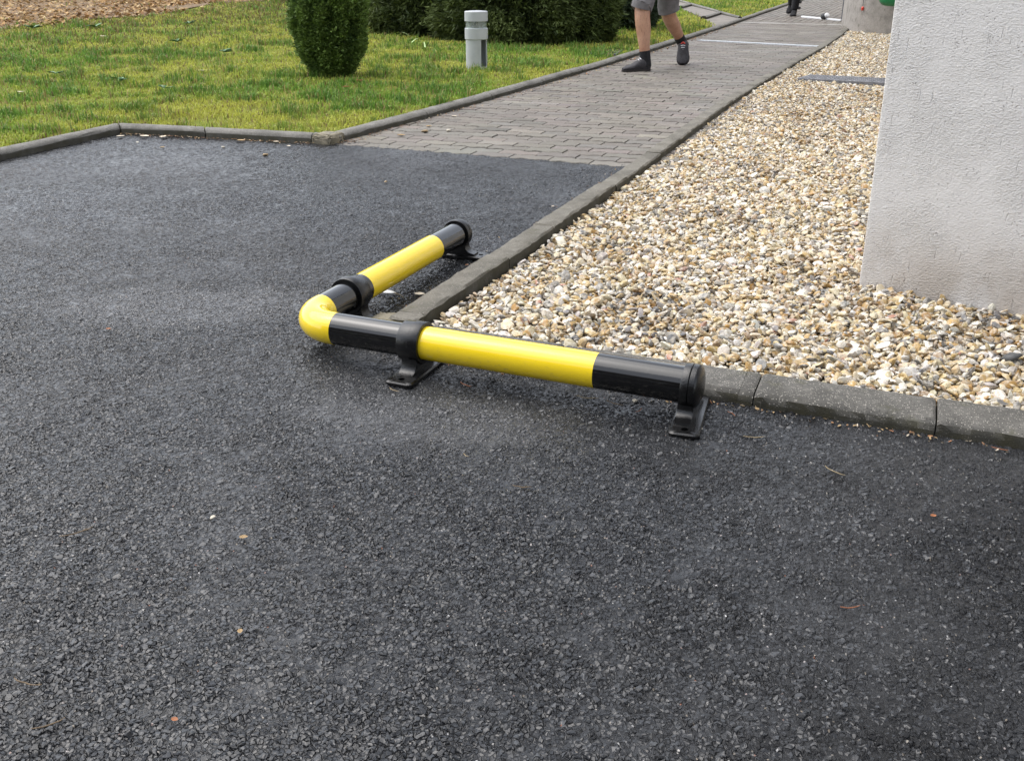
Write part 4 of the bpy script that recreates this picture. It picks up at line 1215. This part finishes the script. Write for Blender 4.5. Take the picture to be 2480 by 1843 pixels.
def limb_rings(pts, rads, n=18, squash=1.0, wob=0.0, seed=0):
    rr = random.Random(seed); pts = [Vector(p) for p in pts]; rings = []
    for i, p in enumerate(pts):
        d = pts[min(i + 1, len(pts) - 1)] - pts[max(0, i - 1)]; d.normalize()
        a = d.cross(Vector((0, 1, 0))).normalized(); b = a.cross(d)
        r = rads[i]; r = r if hasattr(r, '__len__') else (r, r)
        rings.append([p + (a * math.cos(t) * r[0] + b * math.sin(t) * r[1]) * (1 + wob * math.sin(3 * t + i * 1.3 + seed) + wob * .6 * math.sin(5 * t + i)) for t in [2 * math.pi * k / n for k in range(n)]])
    return rings

def hand(J, E, Rd, pre, wrist, d, side, fwd):
    """palm and five bent fingers"""
    d = Vector(d).normalized(); s = Vector(fwd).normalized(); pal = Vector(wrist) + d * .045
    J[pre + 'palm'] = pal; E.append((pre + 'wr', pre + 'palm')); Rd[pre + 'palm'] = (.034, .016)
    for k, (o, L) in enumerate(((.028, .072), (.01, .08), (-.009, .075), (-.027, .058))):
        b = pal + s * o + d * .04; c = b + d * L * .55 + Vector((side, 0, 0)) * -.008; e = c + d * L * .42 + Vector((side, 0, 0)) * -.018
        for nme, p, r in (('b', b, .010), ('c', c, .0085), ('e', e, .007)): J[f'{pre}{k}{nme}'] = p; Rd[f'{pre}{k}{nme}'] = r
        E += [(pre + 'palm', f'{pre}{k}b'), (f'{pre}{k}b', f'{pre}{k}c'), (f'{pre}{k}c', f'{pre}{k}e')]
    b = pal - d * .015 + s * .036; c = b + s * .02 + d * .03; e = c + d * .028
    for nme, p, r in (('b', b, .011), ('c', c, .0095), ('e', e, .008)): J[f'{pre}t{nme}'] = p; Rd[f'{pre}t{nme}'] = r
    E += [(pre + 'palm', pre + 'tb'), (pre + 'tb', pre + 'tc'), (pre + 'tc', pre + 'te')]

def person(name, label, at, ang, legs, trousers, group=None):
    """local frame: facing -y, x to the image right; legs: dict with hip/knee/ankle/heel/toe for 'a' (image left) and 'b' (image right)"""
    root = empty(name, at, ang); tag(root, label, 'person', group)
    J, Rd, E = {}, {}, []
    def add(k, p, r, to=None):
        J[k] = Vector(p); Rd[k] = r
        if to: E.append((to, k))
    hz = .88
    hip = (Vector(legs['a']['hip']) + Vector(legs['b']['hip'])) / 2
    hx, hy = hip.x, hip.y
    add('pelvis', (hx, hy, hz + .03), (.15, .10))
    add('waist', (hx, hy - .01, 1.04), (.135, .095), 'pelvis'); add('chest', (hx, hy - .02, 1.26), (.165, .11), 'waist'); add('neckb', (hx, hy - .02, 1.42), (.07, .065), 'chest')
    add('neck', (hx, hy - .03, 1.49), (.052, .055), 'neckb'); add('jaw', (hx, hy - .05, 1.55), (.062, .075), 'neck'); add('head', (hx, hy - .04, 1.63), (.077, .095), 'jaw'); add('crown', (hx, hy - .035, 1.705), (.06, .075), 'head')
    add('nose', (hx, hy - .155, 1.60), (.012, .014), 'head')
    for s, q in ((-1, 'a'), (1, 'b')):
        sw = -.12 if q == 'b' else .10
        add(q + 'sh', (hx + s * .175, hy - .02, 1.39), (.06, .06), 'chest'); add(q + 'el', (hx + s * .225, hy + sw * .5 + .02, 1.12), (.042, .042), q + 'sh'); add(q + 'wr', (hx + s * .235, hy - .02 + sw, .88), (.027, .024), q + 'el')
        hand(J, E, Rd, q, J[q + 'wr'], (0, sw * .4, -1), s, (0, -1, 0))
        g_ = legs[q]
        add(q + 'hip', g_['hip'], (.085, .09), 'pelvis'); k_, an = Vector(g_['knee']), Vector(g_['ankle']); h_ = Vector(g_['hip'])
        add(q + 'th', h_.lerp(k_, .5), (.082, .085), q + 'hip'); add(q + 'kn', k_, (.066, .068), q + 'th')
        cal = k_.lerp(an, .34) + Vector((0, .018, 0)); add(q + 'calf', cal, (.066, .070), q + 'kn'); add(q + 'sh2', k_.lerp(an, .72), (.049, .050), q + 'calf'); add(q + 'an', an, (.042, .044), q + 'sh2')
        ft = Vector(g_['heel']).lerp(Vector(g_['toe']), .36) + Vector(g_.get('up') or (0, 0, 1)).normalized() * .035; add(q + 'ft', ft, (.022, .02), q + 'an')
    body = skin_body('body', J, E, Rd, M['skin'], root, 2)
    for s in (-1, 1):
        bm = bmesh.new(); bmesh.ops.create_uvsphere(bm, u_segments=10, v_segments=8, radius=.011, matrix=Matrix.Translation((hx + s * .031, hy - .124, 1.632))); bmobj('eye', bm, M['white'], root, smooth=True)
        bm = bmesh.new(); lathe(bm, [(-.006, .006), (0, .022), (.006, .018)], (hx + s * .082, hy - .03, 1.61), (s, 0.3, 0), 10); bmobj('ear', bm, M['skin'], root, smooth=True)
    bm = bmesh.new(); tube(bm, [(hx - .02, hy - .128, 1.558), (hx, hy - .133, 1.556), (hx + .02, hy - .128, 1.558)], .004, 6); bmobj('mouth', bm, plain('lips', (.36, .13, .10), .5), root)
    bm = bmesh.new(); bmesh.ops.create_uvsphere(bm, u_segments=20, v_segments=14, radius=.1, matrix=Matrix.Translation((hx, hy - .02, 1.675)) @ Matrix.Diagonal((.96, 1.12, .85, 1)))
    bmesh.ops.delete(bm, geom=[v for v in bm.verts if v.co.z < 1.655 + max(0, -(v.co.y - hy + .03)) * .55], context='VERTS'); bmobj('hair', bm, M['hair'], root, smooth=True)
    # shirt with short or long sleeves
    bm = bmesh.new()
    loft(bm, [[Vector((hx + a * math.cos(t), hy - .015 + b * math.sin(t), z)) for t in [2 * math.pi * k / 24 for k in range(24)]] for z, a, b in ((.90, .178, .128), (1.04, .165, .122), (1.24, .19, .135), (1.36, .185, .12), (1.43, .11, .085), (1.455, .07, .068))], True, False)
    for q, s in (('a', -1), ('b', 1)):
        sh, el = J[q + 'sh'], J[q + 'el']; e_ = sh.lerp(el, .75) if not trousers else J[q + 'wr'] + Vector((0, 0, .02))
        mid = [sh + Vector((-s * .05, 0, 0)), sh, sh.lerp(el, .7)] + ([el, e_] if trousers else [e_])
        loft(bm, limb_rings(mid, [.07, .072, .062] + ([.055, .042] if trousers else [.064]), 16))
    bmobj('jacket' if trousers else 'shirt', bm, M['blackcloth'] if trousers else M['shirt'], root, smooth=True)
    bm = bmesh.new()
    pel = [[Vector((hx + a * math.cos(t), hy + b * math.sin(t), z)) for t in [2 * math.pi * k / 24 for k in range(24)]] for z, a, b in ((.78, .175, .13), (.88, .18, .135), (.99, .162, .12))]
    loft(bm, pel)
    for i_, q in enumerate('ab'):
        g_ = legs[q]; h_, k_, an = Vector(g_['hip']), Vector(g_['knee']), Vector(g_['ankle'])
        if trousers:
            pts = [h_ + Vector((0, 0, .04)), h_.lerp(k_, .5), k_, k_.lerp(an, .4), k_.lerp(an, .8), an + Vector((0, 0, .015))]; rd = [.10, .088, .074, .073, .062, .064]
            loft(bm, limb_rings(pts, rd, 18, wob=.04, seed=i_))
        else:
            hem = h_.lerp(k_, g_.get('hem', .93)); out = Vector((-.012 if q == 'a' else .012, 0, 0))
            pts = [h_ + Vector((0, 0, .05)), h_.lerp(hem, .3), h_.lerp(hem, .65), h_.lerp(hem, .9), hem + out]; rd = [.098, .100, .096, .092, .094]
            rings = limb_rings(pts, rd, 28, wob=.028, seed=i_)
            inn = limb_rings([hem + out, hem + Vector((0, 0, .05))], [.090, .086], 28, wob=.028, seed=i_)
            loft(bm, rings + inn)
    bmobj('trousers' if trousers else 'shorts', bm, M['blackcloth'] if trousers else M['shorts'], root, smooth=True)
    for q in 'ab':
        g_ = legs[q]; an, k_ = Vector(g_['ankle']), Vector(g_['knee'])
        up = (k_ - an).normalized() if g_.get('up') is None else Vector(g_['up'])
        shoe(root, g_['heel'], g_['toe'], up, M['shoe'] if not trousers else M['blackcloth'], lace=not trousers, boot=trousers, w=g_.get('w', .05))
        ax = (k_ - an).normalized()
        bm = bmesh.new(); loft(bm, limb_rings([an - ax * .065, an - ax * .01, an + ax * .04, an + ax * .062], [.046, .0455, .0465, .046], 18, wob=.015)); bmobj('sock' if not trousers else 'boot_shaft', bm, M['blackcloth'], root, smooth=True)
        if trousers and q == 'b':
            for z in (.11, .20):
                bm = bmesh.new(); p = an.lerp(k_, (z - .08) / .36) + Vector((.074, -.01, 0)); bmesh.ops.create_icosphere(bm, subdivisions=2, radius=.022, matrix=Matrix.Translation(p) @ Matrix.Diagonal((1.3, .8, 1, 1))); bmobj('buckle', bm, M['blackplastic'], root, smooth=True)
    return root, J

# walker in shorts, striding towards the viewer
o1 = Vector((-1.06, 6.36, 0))
L1 = {'a': dict(hip=(-.035, .36, .86), knee=(-.018, .02, .462), ankle=(0.034, .022, .098), heel=(.068, .045, .0), toe=(-.122, -.125, .0), up=(0, 0, 1), hem=.91),
      'b': dict(hip=(.125, .40, .86), knee=(.085, .52, .425), ankle=(.178, .72, .195), heel=(.190, .775, .150), toe=(.225, .625, -.004), up=(.1, -.75, .45), hem=.94, w=.056)}
p1, _ = person('person', 'person in grey shorts, black socks and black sneakers striding down the path', tuple(o1), 0, L1, False)
bm = bmesh.new(); lathe(bm, [(0, .022), (.003, .022)], (-.072, .062, .545), (-.45, -1, .1), 22); em = bmobj('emblem', bm, M['white'], p1)
bm = bmesh.new(); bmesh.ops.create_cone(bm, cap_ends=False, segments=22, radius1=.018, radius2=.018, depth=.002)
em.data.name = 'emblem'
bm.free(); bm = bmesh.new()
a_, b_ = frame((-.45, -1, .1)); dn_ = Vector((-.45, -1, .1)).normalized(); c_ = Vector((-.072, .062, .545)) + dn_ * .0045
ro_ = [[c_ + (a_ * math.cos(t) + b_ * math.sin(t)) * r_ for t in [2 * math.pi * k / 22 for k in range(22)]] for r_ in (.021, .014)]
loft(bm, ro_, False, False); bmobj('emblem_ring', bm, M['red'], em)
o2 = Vector((-1.02, 16.1, 0))
L2 = {'a': dict(hip=(-.09, .22, .86), knee=(-.085, .30, .46), ankle=(-.10, .62, .16), heel=(-.10, .68, .105), toe=(-.125, .47, .012), up=(0, -.5, .8)),
      'b': dict(hip=(.08, .22, .86), knee=(.055, .02, .47), ankle=(.030, .02, .10), heel=(.030, .06, 0), toe=(.030, -.20, 0), up=(0, 0, 1))}
person('person', 'person in black trousers and black boots walking at the far end of the path', tuple(o2), 0, L2, True)

# ---------------------------------------------------------------- small litter, each piece a thing of its own
def twig(x, y, z, L, az, label, col='twig', bend=.25, r=.0013, group='twigs on the ground', name='twig'):
    bm = bmesh.new(); rr = random.Random(int(x * 1e3) ^ int(y * 1e3)); pts = []
    for k in range(7):
        t = k / 6 - .5; pts.append((L * t, L * bend * (t * t * 2 - .2) + rr.uniform(-1, 1) * L * .02, .002 + rr.uniform(0, .0015)))
    tube(bm, pts, [r * .6, r, r, r * 1.1, r, r * .8, r * .4], 6)
    if name == 'twig' and L > .05: tube(bm, [pts[4], (pts[4][0] + L * .16, pts[4][1] + L * .1, .003)], [r * .8, r * .3], 5)
    o = bmobj(name, bm, M[col], smooth=True); o.location = (x, y, z); o.rotation_euler = (0, 0, az)
    return tag(o, label, name.replace('_', ' '), group)
M['twig'] = plain('dry_twig', (0.15, 0.105, 0.06), 0.8, 0.3, 90)
M['straw'] = plain('straw', (0.27, 0.21, 0.12), 0.7, 0.2, 90)
M['rust'] = plain('rusty_needle', (0.24, 0.09, 0.04), 0.7, 0.25, 90)
for a in [(-.004, -1.03, .062, 1.0, 'curved brown twig on the asphalt at the lower left', 'twig'), (.205, -1.327, .05, 0.1, 'thick short brown twig lying level at the lower left corner', 'twig'), (.290, -1.373, .045, 0.9, 'slanting brown twig near the bottom left corner', 'twig'),
          (1.116, -.354, .05, -0.5, 'thin pale straw on dark asphalt below the end of the rail', 'straw'), (1.175, -.764, .035, .5, 'short rust brown twig on the asphalt at the lower right', 'rust'), (.96, -.27, .05, .35, 'thin straw on the asphalt right of the end bracket', 'straw'),
          (.20, -.335, .035, -.3, 'straw lying against the base plate of the front bracket', 'straw'), (.33, -.25, .04, -.4, 'reddish needle sprig under the yellow front tube', 'rust'), (.66, -.22, .05, -.3, 'brown needle under the black end of the front tube', 'twig'),
          (.72, -.235, .03, 1.3, 'curved rusty twig just left of the end bracket', 'rust'), (.60, -.215, .06, .1, 'long dry stalk lying beneath the joint of yellow and black tube', 'straw'), (1.40, -.145, .035, -.2, 'rust brown needle sprig at the foot of the kerb by the right edge', 'rust'),
          (.61, -.62, .04, .2, 'thin brown twig in the middle of the asphalt', 'twig'), (.47, -.55, .022, -.6, 'short pale straw in the middle of the asphalt', 'straw'), (.90, -.18, .03, 2.4, 'rusty needle at the foot of the kerb right of the rail end', 'rust')]:
    twig(a[0], a[1], .001, a[2] * .85, a[3], a[4], a[5], r=.0009)
twig(1.055, .915, .012, .13, -1.05, 'dark stick leaning on the gravel at the rendered wall corner', 'bark', .05, .0022)

def leafbit(name, x, y, z, s, az, label, col, cat='leaf', group='dead leaves', curl=.35, asp=.45):
    bm = bmesh.new(); prev = None; d = Vector((1, 0, 0))
    for k in range(7):
        t = k / 6; wd = s * asp * .8 * math.sin(math.pi * min(1, .08 + t * .9)) ** .8; zc_ = s * curl * (t - .5) ** 2
        cur = [bm.verts.new((s * (t - .5), wd * q, zc_ + abs(q) * wd * .35 + .001)) for q in (-1, -.5, 0, .5, 1)]
        if prev:
            for i in range(4): bm.faces.new((prev[i], prev[i + 1], cur[i + 1], cur[i]))
        prev = cur
    o = bmobj(name, bm, M[col], smooth=True, recalc=False); o.location = (x, y, z); o.rotation_euler = (0, 0, az)
    return tag(o, label, cat, group)
M['leaf_tan'] = plain('tan_leaf', (0.33, 0.22, 0.10), 0.7, 0.25, 60)
M['leaf_cream'] = plain('cream_leaf', (0.60, 0.52, 0.40), 0.7, 0.15, 60)
M['leaf_orange'] = plain('orange_leaf', (0.30, 0.11, 0.04), 0.7, 0.25, 60)
M['leaf_green'] = plain('pale_green_blade', (0.34, 0.46, 0.18), 0.6, 0.15, 60)
for a in [(.255, -.939, .022, .5, 'tan leaf fragment on the asphalt left of centre', 'leaf_tan'), (.396, -1.138, .016, -.9, 'small yellow-tan bud scale in the lower left asphalt', 'leaf_tan'), (.426, -1.308, .015, .1, 'orange leaf scrap close to the bottom edge, left', 'leaf_orange'),
          (1.284, -.451, .018, .7, 'orange leaf scrap on the dark asphalt at the right', 'leaf_orange'), (-.648, -.272, .022, .3, 'reddish leaf on the asphalt far left of the elbow', 'leaf_orange'), (-.046, .268, .035, .3, 'pale leaf leaning on the edging beside the rail', 'leaf_cream'),
          (-2.60, 2.075, .06, .2, 'cream leaf in the kerb corner, nearest the corner', 'leaf_cream'), (-2.50, 2.10, .055, 2.0, 'cream leaf in the kerb corner, right of the first one', 'leaf_cream'), (-2.72, 2.03, .05, 1.1, 'cream leaf in the kerb corner, left of the others', 'leaf_cream'),
          (-2.05, 2.16, .05, .1, 'tan leaf at the foot of the straight lawn kerb', 'leaf_tan'), (-1.86, 2.20, .035, .6, 'cream leaf bits at the kerb foot near the corner stone', 'leaf_cream'), (-1.73, 2.12, .03, -.5, 'pale leaf on the asphalt below the corner stone', 'leaf_cream'),
          (-1.36, 2.62, .05, .3, 'tan leaf on the pavers close to the kerb corner', 'leaf_tan'), (-1.36, 2.95, .045, 1.2, 'curled tan leaf on the pavers beside the kerb', 'leaf_tan'), (-1.39, 3.35, .04, .4, 'cream leaf on the pavers along the kerb', 'leaf_cream'),
          (-2.53, 4.19, .07, .2, 'reddish fallen leaf in the grass right of the shrub', 'leaf_orange'), (-2.43, 3.85, .06, 1.0, 'reddish fallen leaf in the grass nearer the path', 'leaf_orange'), (-4.18, 2.75, .06, 1.3, 'whitish leaf on the grass at the left edge', 'leaf_cream'),
          (-6.85, 6.3, .09, .1, 'cream leaf on the upper left lawn', 'leaf_cream'), (-3.9, 4.2, .045, .9, 'cream leaf on the grass left of the shrub', 'leaf_cream'), (-3.38, 3.42, .04, .5, 'small pale leaf in the middle of the lawn', 'leaf_cream')]:
    gz = float(lawn_z(a[0], a[1])) + .022 if (a[0] < -1.62 and a[1] > 2.3) or a[0] < -2.9 else .002
    leafbit('fallen_leaf', a[0], a[1], gz, a[2] * (.62 if a[1] < 0 else .85), a[3], a[4], a[5])
ft = leafbit('feather', -.137, .248, .002, .052, .1, 'white feather on the asphalt behind the yellow rear tube', 'white', 'feather', None, .15, .3)
bm = bmesh.new(); tube(bm, [(.02, 0, .003), (.045, -.012, .003), (.062, -.03, .002)], [.0012, .001, .0005], 6); bmobj('quill', bm, M['straw'], ft)
def debris():
    rr = np.random.default_rng(77); P = []
    for k in range(650):
        t = rr.random()
        y = 2.3 + 11 * t ** 1.8; P.append((float(kerb_x(y)) + abs(rr.normal(0, .045)) + .004, y, .002))
    for k in range(260): t = rr.random(); P.append((-2.8 + 1.13 * t, 2.13 + .13 * t - abs(rr.normal(0, .025)), .001))
    for k in range(220): P.append((rr.uniform(.0, 1.8), -.127 - abs(rr.normal(0, .02)), .001))
    for k in range(80): P.append((float(edge_x(.5)) - abs(rr.normal(0, .03)) - .005, rr.uniform(0.05, 2.2), .001))
    P = np.array(P); n = len(P); sz = rr.uniform(.003, .011, n); far = np.clip(P[:, 1] / 5, .7, 1.6); far[P[:, 1] < 0] = .55; sz = sz * far
    pr, f = pebble_protos(1, 12, 9); pr = [p * np.array([1, .7, .35]) for p in pr]
    pal = np.array([(.42, .30, .16), (.20, .11, .06), (.55, .48, .38), (.30, .14, .07), (.10, .08, .05)])
    V, F, C = scatter(P + np.array([0, 0, .002]), sz, pr, f, rr, pal[rr.choice(5, n, p=[.25, .3, .15, .15, .15])], .3)
    tag(npmesh('kerb_debris', V, F, M['litter'], col=C, smooth=False), 'fine crumbs of dead leaf and grit along the kerb feet', 'debris', kind='stuff')
debris()
# long pale blades flattened in the grass before the bushes
def blade(x, y, L, az, label):
    bm = bmesh.new(); prev = None
    for k in range(6):
        t = k / 5; wd = .008 * (1 - t * .9)
        cur = [bm.verts.new((L * t, -wd, .05 + L * .5 * t - L * .45 * t * t)), bm.verts.new((L * t, wd, .05 + L * .5 * t - L * .45 * t * t))]
        if prev: bm.faces.new((prev[0], prev[1], cur[1], cur[0]))
        prev = cur
    o = bmobj('grass_blade', bm, M['leaf_green'], recalc=False); o.location = (x, y, float(lawn_z(x, y))); o.rotation_euler = (0, 0, az); tag(o, label, 'grass blade', 'long blades in the lawn')
for a in [(-4.1, 7.55, .34, -.5, 'long pale blade in the grass before the bushes, leftmost'), (-3.55, 6.95, .22, 1.5, 'upright pale blade in the grass, middle of three'), (-3.2, 6.55, .26, 2.1, 'pale blade in the grass nearest the bollard light')]: blade(*a)

def stone(name, x, y, z, s, label, col, group, cat='stone'):
    pr, f = pebble_protos(2, 1, int(abs(x * 1000) + abs(y * 77)))
    o = npmesh(name, pr[0] * s, f, None); o.data.materials.append(M[col]); o.location = (x, y, z + s * .3); o.rotation_euler = (0, 0, x * 9)
    return tag(o, label, cat, group)
M['st_pale'] = plain('pale_stone', (0.52, 0.47, 0.38), 0.6, 0.2, 60)
M['st_dark'] = plain('dark_stone', (0.08, 0.08, 0.08), 0.6, 0.2, 60)
M['st_tan'] = plain('tan_stone', (0.34, 0.24, 0.13), 0.6, 0.2, 60)
for a in [(.853, -.272, .008, 'pale pebble touching the tip of the end bracket', 'st_pale'), (-1.30, 2.78, .022, 'tan pebble on the pavers near the kerb', 'st_tan'), (-1.20, 2.86, .018, 'white pebble on the pavers near the kerb', 'st_pale'), (-2.30, 1.86, .014, 'brown pebble on the asphalt before the kerb corner', 'st_tan'),
          (-1.70, 1.88, .014, 'tan pebble on the asphalt before the straight kerb', 'st_tan'), (-2.52, 1.93, .009, 'white chip on the asphalt below the kerb corner', 'st_pale'), (-2.02, 1.98, .011, 'white pebble on the asphalt before the straight kerb', 'st_pale'), (.168, -.906, .007, 'white chip on the asphalt left of centre', 'st_pale'),
          (-.86, 1.55, .012, 'tan pebble alone on the asphalt behind the rail', 'st_tan'), (.84, 5.52, .03, 'black stone on the gravel in front of the dark plate', 'st_dark'), (1.45, .35, .028, 'long black flint in the gravel at the right edge', 'st_dark'), (.70, -.19, .008, 'pale pebble under the rail beside the end bracket', 'st_pale')]:
    stone('loose_stone', a[0], a[1], 0.0 if a[1] < 0 or a[0] < .1 else .008, a[2], a[3], a[4], 'loose stones')
